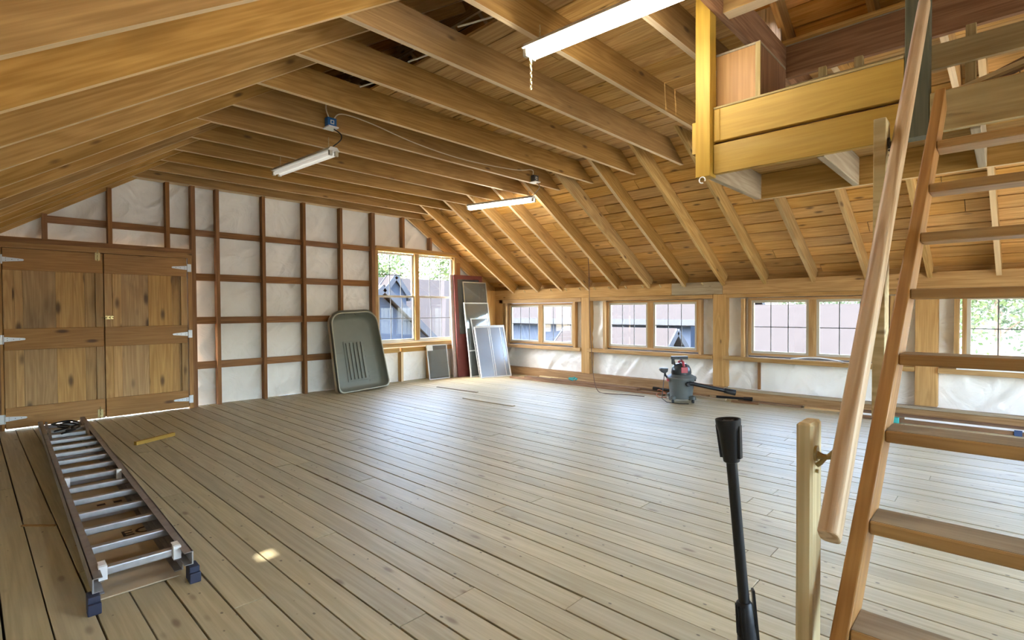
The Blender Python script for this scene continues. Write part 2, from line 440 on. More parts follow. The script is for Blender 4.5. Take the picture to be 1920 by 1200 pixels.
# roof boards
BW = .187
def roof_rows(right):
    sl = SL if right else LSL
    ang = math.atan(sl); c = math.cos(ang); s_ = math.sin(ang)
    rr = random.Random(11 if right else 12)
    y = 8.12 if right else -.72
    while (y > YR+.05) if right else (y < YR-.1):
        yc = y - (BW/2*c if right else -BW/2*c)
        zc = (zr(yc) if right else zl(yc)) + TV + .0105/c
        x = XG-.2 - rr.uniform(0, 1.5)
        while x < XB:
            L = rr.choice([2.44, 3.05, 3.66, 4.27]) if right else rr.choice([4.27, 4.88, 5.49])
            x0, x1 = max(x, XG-.18), min(x+L, XB)
            cuts = [(x0, x1)]
            if right and 4.02 < yc < 4.40 and x0 < -1.34 and x1 > -1.92:      # skylight bay
                cuts = [(x0, -1.92), (-1.34, x1)]
            if not right and .70 < yc < .86 and x0 < -1.84 and x1 > -1.70: cuts = [(x0, -1.84), (-1.70, x1)]   # knot hole letting in a spot of sun
            for (p, q) in cuts:
                if q-p > .12:
                    o = linkm('roof_board', box_mesh(round(q-p-.006, 3), BW-rr.uniform(.011, .021), .021, 0), 'm_roof', ceil)
                    o.matrix_basis = Matrix.Translation(((p+q)/2, yc, zc+rr.uniform(0, .006))) @ Matrix.Rotation((-ang if right else ang)+rr.uniform(-.02, .02), 4, 'X')
            x += L
        y += -BW*c if right else BW*c
roof_rows(True); roof_rows(False)
# outer roof skin
mb = MB()
def slab(y0, y1, x0, x1, f):
    o_ = TV + .085
    mb.add([(x, y_, f(y_)+o_+d) for d in (0, .05) for (x, y_) in ((x0, y0), (x1, y0), (x1, y1), (x0, y1))],
           [(0, 1, 2, 3), (7, 6, 5, 4), (0, 4, 5, 1), (1, 5, 6, 2), (2, 6, 7, 3), (3, 7, 4, 0)])
slab(8.35, 4.40, -8.6, 3.6, zr); slab(4.06, YR-.03, -8.6, 3.6, zr); slab(4.40, 4.06, -8.6, -1.92, zr); slab(4.40, 4.06, -1.34, 3.6, zr)
slab(-.95, .735, -8.6, 3.6, zl); slab(.825, YR+.03, -8.6, 3.6, zl); slab(.735, .825, -8.6, -1.84, zl); slab(.735, .825, -1.70, 3.6, zl)
mb.build('roof_skin', 'm_outer', ceil)
# loft deck boards
rr = random.Random(21); y = 2.52
while y < 6.25:
    x = XG - rr.uniform(0, 1.2)
    y1 = min(y+.19, 6.28)
    while x < XB:
        L = rr.choice([2.44, 3.05, 3.66, 4.27]); x0, x1 = max(x, XG-.1), min(x+L, XB)
        if 3.06 < (y+y1)/2 < 4.28: cuts = [(x0, min(x1, -1.27)), (max(x0, 1.47), x1)]
        else: cuts = [(x0, x1)]
        for p, q in cuts:
            if q-p > .1: box('loft_board', p+.002, q-.002, y+rr.uniform(.009, .017), y1, ZD+.001+rr.uniform(0, .004), ZD+.024, 'm_loft', ceil)
        x += L
    y += .19
# loft interior: plank wall lit by the skylight, and an end wall
x = -1.93
for wd in (.13, .15, .15, .12):
    box('loft_plank', x, x+wd-.006, 4.72, 4.74, ZD+.03, zr(4.73)+TV-.02, 'm_white_plank', ceil); x += wd
box('loft_ledge', -1.95, 1.4, 4.60, 4.72, ZD+.02, ZD+.045, 'm_red_board', ceil)

# ------------------------------------------------------------------ gable wall
gable = empty('wall_far', kind='structure', label='gable wall of dark studs and girts over white house wrap')
def stud(y0, y1, z0, z1, mat='m_stud', x0=XG-.10, x1=XG, name='stud', parent=None):
    return box(name, x0, x1, y0, y1, z0, z1, mat, parent or gable)
ZT = ZJ-.02
for yy in (2.463, 3.09, 3.708, 4.336): stud(yy-.023, yy+.022, 0, ZT)
stud(4.905, 4.972, 0, ZT)                                   # king stud by the window
for yy in (5.57, 6.195): stud(yy-.023, yy+.022, 2.44, min(ZT, zr(yy)+.02))
for yy in (.652, 1.253, 1.866): stud(yy-.023, yy+.022, 2.15, min(ZT, zl(yy)+.02))
stud(2.134, 2.187, 0, ZT, x0=XG-.10)
stud(.16, .262, 0, zl(.2)+.03); stud(-.45, -.40, 0, zl(-.42)+.03)
for yy in (5.52, 6.15): stud(yy-.03, yy+.02, .01, .555, 'm_rafter')
stud(6.83, 6.925, 0.0, zr(6.88)+.02)
stud(7.30, 7.345, 0, zr(7.33)+.02)
stud(7.56, 7.80, 0, zr(7.78)+.05, 'm_post', x0=XG-.08, x1=XG+.12, name='corner_post')
# girts
for z0, z1 in ((2.354, 2.436), (1.739, 1.837), (1.138, 1.236), (.515, .615)):
    for a, b_ in ((2.187, 2.44), (2.485, 3.067), (3.112, 3.685), (3.73, 4.313), (4.358, 4.905)):
        box('girt', XG-.092, XG-.055, a, b_, z0, z1, 'm_stud', gable)
for a, b_ in ((.675, 1.23), (1.275, 1.843), (1.888, 2.134)): box('girt', XG-.092, XG-.055, a, b_, 2.354, 2.436, 'm_stud', gable)
for a, b_ in ((4.972, 5.49), (5.54, 6.12), (6.17, 6.83)): box('girt', XG-.092, XG-.05, a, b_, .545, .625, 'm_rafter', gable)
for z0, z1 in ((1.739, 1.837), (1.138, 1.236), (.515, .615)):
    box('girt', XG-.092, XG-.055, 6.925, 7.30, z0, z1, 'm_stud', gable)
box('top_plate', XG-.10, XG-.002, 1.50, 5.75, ZT, ZD, 'm_joist', gable)
# door header and frame, window header and sill
box('door_header', XG-.10, XG+.004, .20, 2.134, 2.098, 2.155, 'm_stud', gable); box('door_header', XG-.10, XG+.012, .262, 2.134, 2.031, 2.096, 'm_door_rail', gable)
box('door_jamb', XG-.10, XG+.006, 2.085, 2.133, 0, 2.04, 'm_door_rail', gable); box('door_jamb', XG-.10, XG+.006, .262, .285, 0, 2.04, 'm_door_rail', gable)
box('window_header', XG-.10, XG+.03, 4.972, 6.83, 2.415, 2.455, 'm_trim', gable); box('window_header', XG-.10, XG+.015, 4.972, 6.83, 2.372, 2.413, 'm_rafter', gable)
box('window_sill', XG-.10, XG+.06, 4.975, 6.86, .655, .725, 'm_trim', gable, bev=.004)
box('jamb', XG-.10, XG+.0, 4.974, 5.025, .725, 2.372, 'm_trim', gable); box('jamb', XG-.10, XG+.0, 6.772, 6.828, .725, 2.372, 'm_trim', gable)
# house wrap
def wrap(name, parent, axis, pos, u0, u1, v0, v1, holes, clip, step=.03, seed=1, sgn=1):
    nu, nv = int((u1-u0)/step)+1, int((v1-v0)/step)+1
    us = np.linspace(u0, u1, nu); vs_ = np.linspace(v0, v1, nv)
    rg = np.random.RandomState(seed); G_, H_ = np.meshgrid(us, vs_, indexing='ij'); D = np.zeros_like(G_)
    for _ in range(int(14*(u1-u0)*(v1-v0))):
        cu, cv = rg.uniform(u0, u1), rg.uniform(v0, v1); an = rg.choice([.75, .95, 1.1, 2.2, .6]) + rg.uniform(-.25, .25)
        a = (G_-cu)*math.cos(an) + (H_-cv)*math.sin(an); b_ = -(G_-cu)*math.sin(an) + (H_-cv)*math.cos(an)
        D += rg.choice([-1, 1, 1])*rg.uniform(.008, .024)*np.exp(-(b_/rg.uniform(.022, .05))**2 - (a/rg.uniform(.15, .55))**2)
    D += rg.uniform(-.0012, .0012, D.shape)
    v = []; f = []
    for i in range(nu):
        for j in range(nv):
            p = pos + sgn*max(-.02, min(D[i, j], .035))
            v.append((p, us[i], vs_[j]) if axis == 'x' else (us[i], p, vs_[j]))
    for i in range(nu-1):
        for j in range(nv-1):
            cu, cv = (us[i]+us[i+1])/2, (vs_[j]+vs_[j+1])/2
            if any(h[0] < cu < h[1] and h[2] < cv < h[3] for h in holes): continue
            if clip and cv > clip(cu): continue
            f.append((i*nv+j, (i+1)*nv+j, (i+1)*nv+j+1, i*nv+j+1))
    me = bpy.data.meshes.new(name); me.from_pydata(v, [], f); me.polygons.foreach_set('use_smooth', [True]*len(f))
    return link(name, me, 'm_wrap', parent)
gh = [(.27, 2.13, -.1, 2.10), (5.0, 6.80, .70, 2.40)]
wrap('house_wrap', gable, 'x', XG-.135, -.6, 7.95, 0, 3.3, gh, lambda u: min(zr(u), zl(u))+.2, seed=4)
mb = MB()
def wallx(x0, x1, rects):
    for a, b_, c, d in rects: mb.box(x0, x1, a, b_, c, d)
# siding boards outside (keeps daylight out)
wallx(XG-.20, XG-.165, [(-.7, .27, 0, 2.2), (2.13, 5.0, 0, 3.4), (.27, 2.13, 2.10, 3.4), (-.7, .27, 2.2, 2.6), (5.0, 6.80, -.1, .70), (5.0, 6.8, 2.40, 3.4), (6.8, 8.1, -.1, 2.6)])
mb.prism([(1.2, 3.2), (6.4, 3.2), (YR, RIDGE+.3)], XG-.20, XG-.165, 'x')
mb.build('siding', 'm_outer', gable)

# ------------------------------------------------------------------ plank doors
def plank_door(name, label, y0, y1, edges, hinge_side):
    d = empty(name, (XG, 0, 0), kind='structure', label=label)
    # vertical boards set back behind the rails
    for a, b_ in edges:
        box('door_board', -.052, -.030 + random.uniform(-.004, .003), a+.001, b_-.001, .03, 2.02, 'm_door', d)
    for z0, z1 in ((1.785, 2.028), (.888, 1.128), (.011, .245)):
        box('door_rail', -.030, -.004, y0+.002, y1-.002, z0, z1, 'm_door_rail', d, bev=.003)
    for z0, z1 in ((1.128, 1.785), (.245, .888)):
        box('door_stile', -.030, -.006, y0+.002, y0+.075, z0, z1, 'm_door', d); box('door_stile', -.030, -.006, y1-.075, y1-.002, z0, z1, 'm_door', d)
    box('light_stop_sheet', -.062, -.053, y0-.004, y1+.004, .013, 2.09, 'm_door', d)  # added sheet, stops daylight leaking through the board gaps
    for zc in (1.90, 1.01, .125):
        h = empty('hinge', (0, 0, 0)); h.parent = d
        s_ = -1 if hinge_side == 'right' else 1
        ye = y1 if hinge_side == 'right' else y0
        mb = MB(); mb.box(-.004, .012, ye-s_*.048, ye-s_*.004, zc-.052, zc+.052); mb.build('hinge_plate', 'm_galv', h, bevel=.002)
        mb = MB(); mb.prism([(ye+s_*.0, zc-.028), (ye+s_*.0, zc+.028), (ye+s_*.17, zc+.011), (ye+s_*.18, zc), (ye+s_*.17, zc-.011)], -.004, .003, 'x'); mb.build('hinge_strap', 'm_galv', h)
        mb = MB(); mb.tube([(.008, ye-s_*.004, zc-.05), (.008, ye-s_*.004, zc+.05)], .007, 8); mb.build('hinge_pin', 'm_galv', h)
        mb = MB()
        for (q, w) in ((.03, -.012), (.03, .012), (.08, 0), (.13, 0)): mb.tube([(.002, ye+s_*q, zc+w), (.0045, ye+s_*q, zc+w)], .004, 6)
        mb.build('screws', 'm_screw', h)
    return d
d1 = plank_door('door_1', 'left leaf of the knotty pine double plank door', .290, 1.176, [(.292, .385), (.385, .455), (.455, .735), (.735, 1.0), (1.0, 1.105), (1.105, 1.174)], 'left')
d2 = plank_door('door_2', 'right leaf of the knotty pine double plank door', 1.184, 2.078, [(1.186, 1.27), (1.27, 1.36), (1.36, 1.64), (1.64, 1.905), (1.905, 1.985), (1.985, 2.076)], 'right')
for (z, nm) in ((1.99, 'barrel_bolt'), (.07, 'barrel_bolt')):
    mb = MB(); mb.box(-.004, .004, 1.10, 1.15, z-.05, z+.05); mb.tube([(.010, 1.125, z-.06), (.010, 1.125, z+.08)], .006, 8); mb.box(.0, .016, 1.112, 1.138, z-.03, z-.015); mb.box(.0, .016, 1.112, 1.138, z+.015, z+.03)
    mb.build(nm, 'm_brass', d1)
mb = MB(); mb.box(-.004, .004, 1.19, 1.27, 1.222, 1.262); mb.tube([(.010, 1.15, 1.242), (.010, 1.27, 1.242)], .006, 8); mb.box(0, .018, 1.205, 1.22, 1.225, 1.26); mb.box(0, .018, 1.24, 1.255, 1.225, 1.26)
mb.build('slide_latch', 'm_brass', d2)

# ------------------------------------------------------------------ windows
WN = [0]
def sash(parent, u0, u1, z0, z1, nx, nz, place, fw=.035, th=.03):
    """one sash with muntins; place(u, depth, z) -> xyz.  Frame pieces, grid bars and pane"""
    def bx(name, a, b_, c, d, e0, e1, mat, par):
        p = place(a, e0, c); q = place(b_, e1, d)
        return box(name, min(p[0], q[0]), max(p[0], q[0]), min(p[1], q[1]), max(p[1], q[1]), c, d, mat, par)
    s_ = empty('sash'); s_.parent = parent
    bx('sash_rail', u0, u1, z0, z0+fw, 0, th, 'm_vinyl', s_); bx('sash_rail', u0, u1, z1-fw, z1, 0, th, 'm_vinyl', s_)
    bx('sash_stile', u0, u0+fw, z0+fw, z1-fw, 0, th, 'm_vinyl', s_); bx('sash_stile', u1-fw, u1, z0+fw, z1-fw, 0, th, 'm_vinyl', s_)
    bx('pane', u0+fw, u1-fw, z0+fw, z1-fw, th*.5, th*.5+.004, 'm_glass', s_)
    g = .006
    for i in range(1, nx):
        u = u0+fw + (u1-u0-2*fw)*i/nx; bx('muntin', u-g, u+g, z0+fw, z1-fw, th*.5-.006, th*.5-.001, 'm_grid', s_)
    for i in range(1, nz):
        z = z0+fw + (z1-z0-2*fw)*i/nz; bx('muntin', u0+fw, u1-fw, z-g, z+g, th*.5-.006, th*.5-.001, 'm_grid', s_)
    return s_
def slider(n_, x0, x1, xm0, xm1, z0, z1, y0, label, outward=1):
    w = empty('window_%d' % n_, kind='structure', label=label)
    pl = lambda u, e, z: (u, y0+outward*(.02+e), z)
    ya, yb = sorted((y0, y0+outward*.09))
    for nm, a, b_, c, d in (('frame_head', x0, x1, z1, z1+.035), ('frame_sill', x0, x1, z0-.035, z0), ('frame_jamb', x0-.04, x0, z0-.035, z1+.035), ('frame_jamb', x1, x1+.04, z0-.035, z1+.035), ('mullion', xm0, xm1, z0, z1)):
        box(nm, a, b_, ya, yb, c, d, 'm_trim', w)
    sash(w, x0, xm0, z0, z1, 3, 2, pl); sash(w, xm1, x1, z0, z1, 3, 2, pl)
    return w
slider(1, -7.55, -5.94, -6.77, -6.67, .665, 1.405, YK+.08, 'two-sash slider window nearest the gable corner')
slider(2, -5.13, -3.52, -4.37, -4.27, .665, 1.425, YK+.08, 'two-sash slider window between the first two wall posts')
slider(3, -2.70, -1.10, -1.95, -1.86, .665, 1.430, YK+.08, 'two-sash slider window behind the wooden handrail')
slider(4, -.335, 1.27, .42, .51, .70, 1.430, YK+.08, 'two-sash slider window showing trees, behind the ladder')
w5 = empty('window_5', kind='structure', label='twin double-hung window in the gable wall')
plx = lambda u, e, z: (XG-.10+.05-e, u, z)
for a, b_ in ((5.035, 5.82), (5.91, 6.765)):
    sash(w5, a, b_, 1.555, 2.365, 3, 2, lambda u, e, z: (XG-.065-e, u, z)); sash(w5, a, b_, .755, 1.585, 3, 2, lambda u, e, z: (XG-.032-e, u, z))
box('mullion', XG-.10, XG-.005, 5.82, 5.91, .755, 2.365, 'm_trim', w5); box('frame_sill', XG-.12, XG+.0, 5.025, 6.775, .725, .755, 'm_vinyl', w5)

# ------------------------------------------------------------------ right knee wall
knee = empty('wall_right', kind='structure', label='low knee wall of timber posts and white wrap')
for a, b_ in ((-5.672, -5.489), (-3.228, -3.032), (-.796, -.583), (1.62, 1.82)):
    box('post', a, b_, YK, YK+.2, .145, 1.53, 'm_post', knee, bev=.006)
box('top_plate', XG-.1, -3.90, YK, YK+.19, 1.53, 1.725, 'm_plate', knee, bev=.005); box('top_plate', -3.898, -3.085, YK+.003, YK+.19, 1.532, 1.722, 'm_grey', knee, bev=.005)
box('top_plate', -3.083, XB, YK-.002, YK+.19, 1.53, 1.726, 'm_plate', knee, bev=.005)
box('sill_beam', XG-.1, -3.05, YK-.02, YK+.22, 0, .145, 'm_sill', knee, bev=.004); box('sill_beam', -3.045, XB, YK-.05, YK+.22, 0, .11, 'm_sill', knee, bev=.004)
box('sill_cap', -3.045, XB, YK-.06, YK+.02, .11, .142, 'm_grey', knee, bev=.003)
box('header', -7.80, -5.675, YK+.0, YK+.12, 1.455, 1.527, 'm_trim', knee); box('header', -5.486, -3.231, YK+.0, YK+.12, 1.468, 1.527, 'm_trim', knee)
box('header', -3.029, -.80, YK+.0, YK+.12, 1.474, 1.527, 'm_plate', knee); box('header', -.58, 1.62, YK+.0, YK+.12, 1.474, 1.527, 'm_plate', knee); box('header', 1.82, XB, YK, YK+.12, 1.474, 1.527, 'm_plate', knee)
for a, b_ in ((-7.78, -5.675), (-5.52, -3.231), (-3.06, -.80), (-.58, 1.62), (1.82, XB)):
    box('window_sill', a, b_, YK-.035, YK+.13, .547, .607, 'm_trim', knee, bev=.003)
for xx in (-7.64, -5.85, -5.19, -3.44, -2.80, -1.02, -.42, 1.35):
    box('trimmer_stud', xx-.022, xx+.022, YK+.02, YK+.11, .607, 1.46, 'm_trim', knee)
box('gable_block', -8.0, -7.70, YK+.0, YK+.15, .145, 1.53, 'm_post', knee)
box('stud', -2.60, -2.57, YK+.06, YK+.11, .145, .547, 'm_stud', knee)
kh = [(-7.60, -5.90, .62, 1.46), (-5.17, -3.48, .62, 1.46), (-2.76, -1.06, .62, 1.46), (-.40, 1.32, .62, 1.46)]
wrap('house_wrap', knee, 'y', YK+.13, XG, XB, .1, 1.6, kh, None, seed=9, sgn=-1)
mb = MB()
xs = [XG-.2] + [q for h in kh for q in h[:2]] + [XB]
for i in range(0, len(xs), 2): mb.box(xs[i], xs[i+1], YK+.175, YK+.215, -.1, 2.0)
for h in kh: mb.box(h[0], h[1], YK+.175, YK+.215, -.1, .62); mb.box(h[0], h[1], YK+.175, YK+.215, 1.46, 2.0)
mb.build('siding', 'm_outer', knee)
# eave blocking closing the space over the plate
box('eave_block', XG-.1, XB, YK+.14, YK+.19, 1.72, 1.95, 'm_rafter', knee)
# hanging pegs along the top plate
for i, xx in enumerate((-7.05, -6.72, -6.36, -6.0, -5.68, -5.36, -5.05, -4.72, -4.40, -4.08, -3.72, -3.38)):
    mb = MB(); a = Vector((xx, YK+.005, 1.672)); mb.tube([a, a+Vector((.01, -.075, .035))], .0095, 8); mb.build('peg', 'm_pale', knee)

# ------------------------------------------------------------------ walls behind the camera
wl_ = empty('wall_left', kind='structure', label='low left knee wall'); wb_ = empty('wall_back', kind='structure', label='back gable wall')
mb = MB(); mb.box(XG-.2, XB+.1, YL-.20, YL-.10, -.1, 1.9)
mb.build('wall_panel', 'm_wrap', wl_)
box('top_plate', XG-.1, XB, YL-.10, YL+.08, 1.40, 1.55, 'm_plate', wl_)
for xx in (-7.2, -4.3, -1.3, 1.3): box('post', xx-.1, xx+.1, YL-.10, YL+.08, 0, 1.40, 'm_post', wl_)
mb = MB()
for r_ in ((-.7, .3, -.1, 2.6), (.3, 6.9, -.1, .5), (.3, 6.9, 2.15, 3.4), (.3, .7, .5, 2.15), (6.3, 6.9, .5, 2.15), (6.9, 8.1, -.1, 2.6)): mb.box(XB, XB+.08, *r_)
mb.prism([(.6, 3.2), (6.6, 3.2), (YR, RIDGE+.3)], XB, XB+.08, 'x')
mb.build('wall_panel', 'm_wrap', wb_)
for yy in (.30, 1.95, 3.6, 5.25, 6.85): box('stud', XB-.10, XB, yy, yy+.05, 0, 2.6, 'm_stud', wb_)
box('window_header', XB-.1, XB, .3, 6.9, 2.15, 2.25, 'm_trim', wb_); box('window_sill', XB-.1, XB, .3, 6.9, .42, .50, 'm_trim', wb_)
w10 = empty('window_6', kind='structure', label='wide unseen window added in the back gable for daylight')  # out of view, added and sized to light the room from behind
for a, b_ in ((.72, 2.08), (2.13, 3.48), (3.53, 4.88), (4.93, 6.28)): sash(w10, a, b_, .50, 2.15, 2, 2, lambda u, e, z: (XB+.01+e, u, z))

# ================================================================== THINGS
# ------------------------------------------------------------------ landing at the loft opening
LY = 3.066
land = empty('stair_landing', (-.1, LY, 2.1), label='yellow timber stair landing hung under the loft opening above the ladder', cat='landing')
def lb(name, x0, x1, y0, y1, z0, z1, mat, bev=.003, parent=None):
    o = box(name, x0, x1, y0, y1, z0, z1, mat, parent or land, bev)
    if parent is None: o.matrix_basis = Matrix.Translation((.1, -LY, -2.1)) @ o.matrix_basis
    return o
lb('header_board', -1.267, -.362, LY, LY+.036, 2.10, 2.272, 'm_yellow'); lb('header_board', -.266, 1.30, LY, LY+.036, 2.105, 2.285, 'm_yellow_dull')
lb('guard_board', -1.267, -.362, LY, LY+.036, 2.288, 2.478, 'm_yellow'); lb('end_strip', -1.262, -1.228, LY-.004, LY, 2.29, 2.474, 'm_yellow')
lb('guard_cap', -1.267, -.362, LY-.002, LY+.042, 2.478, 2.492, 'm_yellow_dull')
lb('gap_backing', -1.267, -.362, LY+.037, LY+.05, 2.25, 2.31, 'm_red_board')
lb('corner_post', -1.357, -1.269, LY-.045, LY+.043, 2.085, 3.274, 'm_yellow'); lb('corner_post', -.360, -.268, LY+.0, LY+.088, 2.10, 3.036, 'm_green_post')
lb('nailer_block', -1.385, -1.358, LY-.03, LY+.03, 2.23, 2.42, 'm_yellow')
lb('far_header', -1.30, 1.30, 4.0, 4.038, 2.10, 2.28, 'm_rafter')
for xx in (-1.32, -.72, -.11, .50, 1.11): lb('cross_joist', xx-.019, xx+.019, LY+.05, 4.0, 2.10, 2.28, 'm_grey')
y = LY+.05
while y < 4.03:
    lb('deck_board', -1.33, 1.30, y+.003, min(y+.14, 4.04), 2.281, 2.303, 'm_loft', 0); y += .14
for xx, y0 in ((-.20, 4.255), (-.78, 4.255), (-1.0, 4.255)): lb('stud', xx, xx+.05, y0, y0+.04, 2.303 if y0 < 4.04 else 2.28, ZJ-.005, 'm_yellow_dull')
lb('tie_board', -1.30, 1.30, 4.215, 4.253, 2.80, 2.95, 'm_yellow_dull'); lb('tie_board', -1.30, 1.30, 4.04, 4.255, 2.26, 2.28, 'm_yellow_dull')
mb = MB(); a = Vector((-1.313+.1, LY-.05-LY, 2.075-2.1)); mb.tube([a+Vector((.018*math.cos(t), 0, .018*math.sin(t)-.01)) for t in np.linspace(-.5, 5.0, 14)], .0035, 6); mb.build('hook', 'm_white', land)
stp = empty('step_box', (-1.16, 3.15, 2.305), label='square wooden box step standing on the stair landing', cat='box step')
for nm, q, mt in (('front_panel', (-.125, .125, 0, .018, 0, .515), 'm_door_rail'), ('side_panel', (.108, .126, .02, .47, 0, .515), 'm_red_board'), ('side_panel', (-.126, -.108, .02, .47, 0, .515), 'm_red_board'),
                  ('back_panel', (-.107, .107, .45, .468, 0, .515), 'm_red_board'), ('corner_strip', (.104, .132, -.012, .0, 0, .52), 'm_yellow_dull'), ('top_board', (-.128, .128, .0, .47, .516, .53), 'm_grey')):
    box(nm, *q, mt, stp, .002)
# scrap timber stored on the landing
for i, (p, q, w, h, mt) in enumerate((((-.22, 3.32, 2.34), (.62, 3.62, 2.66), .07, .02, 'm_pale'), ((-.24, 3.50, 2.36), (.50, 3.80, 2.74), .06, .05, 'm_scrap'), ((-.22, 3.66, 2.345), (.9, 3.9, 2.60), .09, .02, 'm_pale'))):
    o = beam('scrap_board', p, q, w, h, mt); tag(o, ('pale flat lath nearest the front on the stair landing', 'thick brown offcut between two laths on the stair landing', 'wide pale board at the back of the stair landing')[i], 'board', 'scrap timber on the landing')

# ------------------------------------------------------------------ steep loft ladder, handrail, newels
lad = empty('loft_ladder', (0, .93, 0), label='steep orange wooden loft ladder with flat treads at right', cat='ladder stair')
rI, rU, x7, y7, z7, dxk = .204, .1853, -.261, 1.412, .549, .0068
def lpt(t, dx=0.): return Vector((x7 + dxk*t + dx, y7 + rU*t, z7 + rI*t))
slope = Vector((0, rU, rI)).normalized(); nb = Vector((0, slope.z, -slope.y))
def local(o): o.matrix_basis = Matrix.Translation((0, -.93, 0)) @ o.matrix_basis; return o
t0 = -z7/rI; t1 = 8.42
DEP = .11
def stringer(side):
    mb = MB()
    xa = lambda t: (x7 + dxk*t) if side < 0 else (.60 - dxk*t)
    fa, fb = lpt(t0), lpt(t1)
    pts = []
    for t, foot in ((t0, True), (t1, False)):
        f_ = lpt(t); xx = xa(t)
        bk = (f_ + Vector((0, DEP/slope.z, 0))) if foot else (f_ + nb*DEP)
        for p in (f_, bk):
            for xo in ((-.036, 0) if side < 0 else (0, .036)): pts.append(Vector((xx+xo, p.y, p.z)))
    c = sum(pts, Vector())/8
    X = slope; Z = -nb; Y = Z.cross(X)
    Mt = Matrix(((X.x, Y.x, Z.x, c.x), (X.y, Y.y, Z.y, c.y), (X.z, Y.z, Z.z, c.z), (0, 0, 0, 1)))
    inv = Mt.inverted()
    mb.add([inv @ p for p in pts], [(0, 1, 3, 2), (4, 6, 7, 5), (0, 4, 5, 1), (2, 3, 7, 6), (0, 2, 6, 4), (1, 5, 7, 3)])
    o = mb.build('stringer', 'm_stringer', lad, bevel=.004); o.matrix_basis = Mt
    return local(o)
stringer(-1); stringer(1)
for k in range(-2, 8):
    f_ = lpt(k)
    if f_.z < .08: continue
    o = box('tread', x7+dxk*k, .60-dxk*k, f_.y, f_.y+.125, f_.z-.034, f_.z-.001, 'm_tread', lad, bev=.004); local(o)
    o = box('worn_top', x7+dxk*k+.002, .598-dxk*k, f_.y+.010, f_.y+.122, f_.z-.002, f_.z, 'm_grey', lad); local(o)
rail = empty('handrail', (-.284, 1.32, .79), label='thick rounded fir handrail along the left of the loft ladder', cat='handrail')
mb = MB(); P0 = Vector((0, 0, 0)); P1 = Vector((.0, 1.70, 1.89))
n_ = 16; prof = [(.022*(abs(math.cos(a))**.6)*(1 if math.cos(a) > 0 else -1), .031*(abs(math.sin(a))**.6)*(1 if math.sin(a) > 0 else -1)) for a in np.linspace(0, 2*math.pi, n_, endpoint=False)]
L_ = (P1-P0).length
mb.prism(prof, -L_/2, L_/2, 'x')
o = mb.build('rail', 'm_rail', rail, bevel=.004)
X = (P1-P0).normalized(); Y = Vector((1, 0, 0)); Z = X.cross(Y); c = (P0+P1)/2
o.matrix_basis = Matrix(((X.x, Y.x, Z.x, c.x), (X.y, Y.y, Z.y, c.y), (X.z, Y.z, Z.z, c.z), (0, 0, 0, 1)))
def bracket(p, q, mat):
    mb = MB(); p, q = Vector(p), Vector(q)
    mb.tube([p, p+Vector((.006, 0, 0))], .020, 12); mb.tube([p+Vector((.004, 0, -.004)), p+Vector((.02, 0, -.006)), (p+q)/2+Vector((.006, 0, -.012)), q], [.011, .007, .007, .008], 8)
    mb.tube([p+Vector((.004, 0, -.03)), p+Vector((.012, 0, -.022)), (p+q)/2+Vector((0, 0, -.012))], [.006, .006, .006], 8)
    mb.tube([p+Vector((.002, 0, -.045)), p+Vector((.008, 0, -.045))], .005, 8)
    return mb.build('bracket', mat, rail)
bracket((-.350+.284, .16, .165-.02), (-.018, .16, .16), 'm_brass'); bracket((-.319+.284, 1.0, 1.11), (-.016, 1.0, 1.12), 'm_brass_dark')
nw = box('newel_post', -.388, -.350, 1.455, 1.544, 0, 1.012, 'm_pale', None, bev=.006)
tag(nw, 'pale upright timber newel post at the foot of the handrail', 'post')
mb = MB(); mb.prism([(.90, 2.278), (1.985, 2.278), (1.985, 2.367), (1.02, 2.367)], -.357, -.319, 'y', Matrix(((0, 1, 0, 0), (0, 0, 1, 0), (1, 0, 0, 0), (0, 0, 0, 1))))
o = mb.build('rail_post', 'm_pale', None, bevel=.003); tag(o, 'pale upright post bolted to the left stringer carrying the handrail top', 'post')

# ------------------------------------------------------------------ fluorescent lamps
def lamp(name, p, q, label, tubemat, drop, chain=None):
    p, q = Vector(p), Vector(q); c = (p+q)/2; L = (q-p).length; rz = math.atan2(q.y-p.y, q.x-p.x); ty = -math.asin((q.z-p.z)/L)
    e = empty(name, c, label=label, cat='lamp', group='hanging fluorescent shop lights')
    e.rotation_euler = (0, ty, rz)
    mb = MB(); mb.prism([(-.065, .0), (-.035, .035), (.035, .035), (.065, .0), (.055, -.004), (-.055, -.004)], -L/2, L/2, 'x'); mb.build('housing', 'm_white', e)
    for s_ in (-1, 1):
        mb = MB(); mb.tube([(-L/2+.03, s_*.032, -.028), (L/2-.03, s_*.032, -.028)], .019, 12); mb.build('tube', tubemat, e)
        for t in (-1, 1):
            mb = MB(); mb.box(t*L/2-.012-t*.012, t*L/2+.012-t*.012, s_*.032-.017, s_*.032+.017, -.05, 0); mb.build('lamp_holder', 'm_vinyl', e)
    for t in (-1, 1):
        mb = MB()
        for j in range(int(drop/.02)):
            a = Vector((t*L*.42, 0, .04+j*.02))
            mb.tube([a+Vector((.005*math.cos(w) if j % 2 else 0, 0 if j % 2 else .005*math.cos(w), .012*math.sin(w))) for w in np.linspace(0, 2*math.pi, 9)], .0016, 5, False)
        if drop > .02: mb.build('chain', 'm_chain', e)
    if chain:
        mb = MB(); x = chain
        for j in range(9):
            a = Vector((x, .01, -.06-j*.021))
            mb.tube([a+Vector((.006*math.cos(w) if j % 2 else 0, 0 if j % 2 else .006*math.cos(w), .013*math.sin(w))) for w in np.linspace(0, 2*math.pi, 9)], .002, 5, False)
        mb.build('pull_chain', 'm_chain', e)
    return e
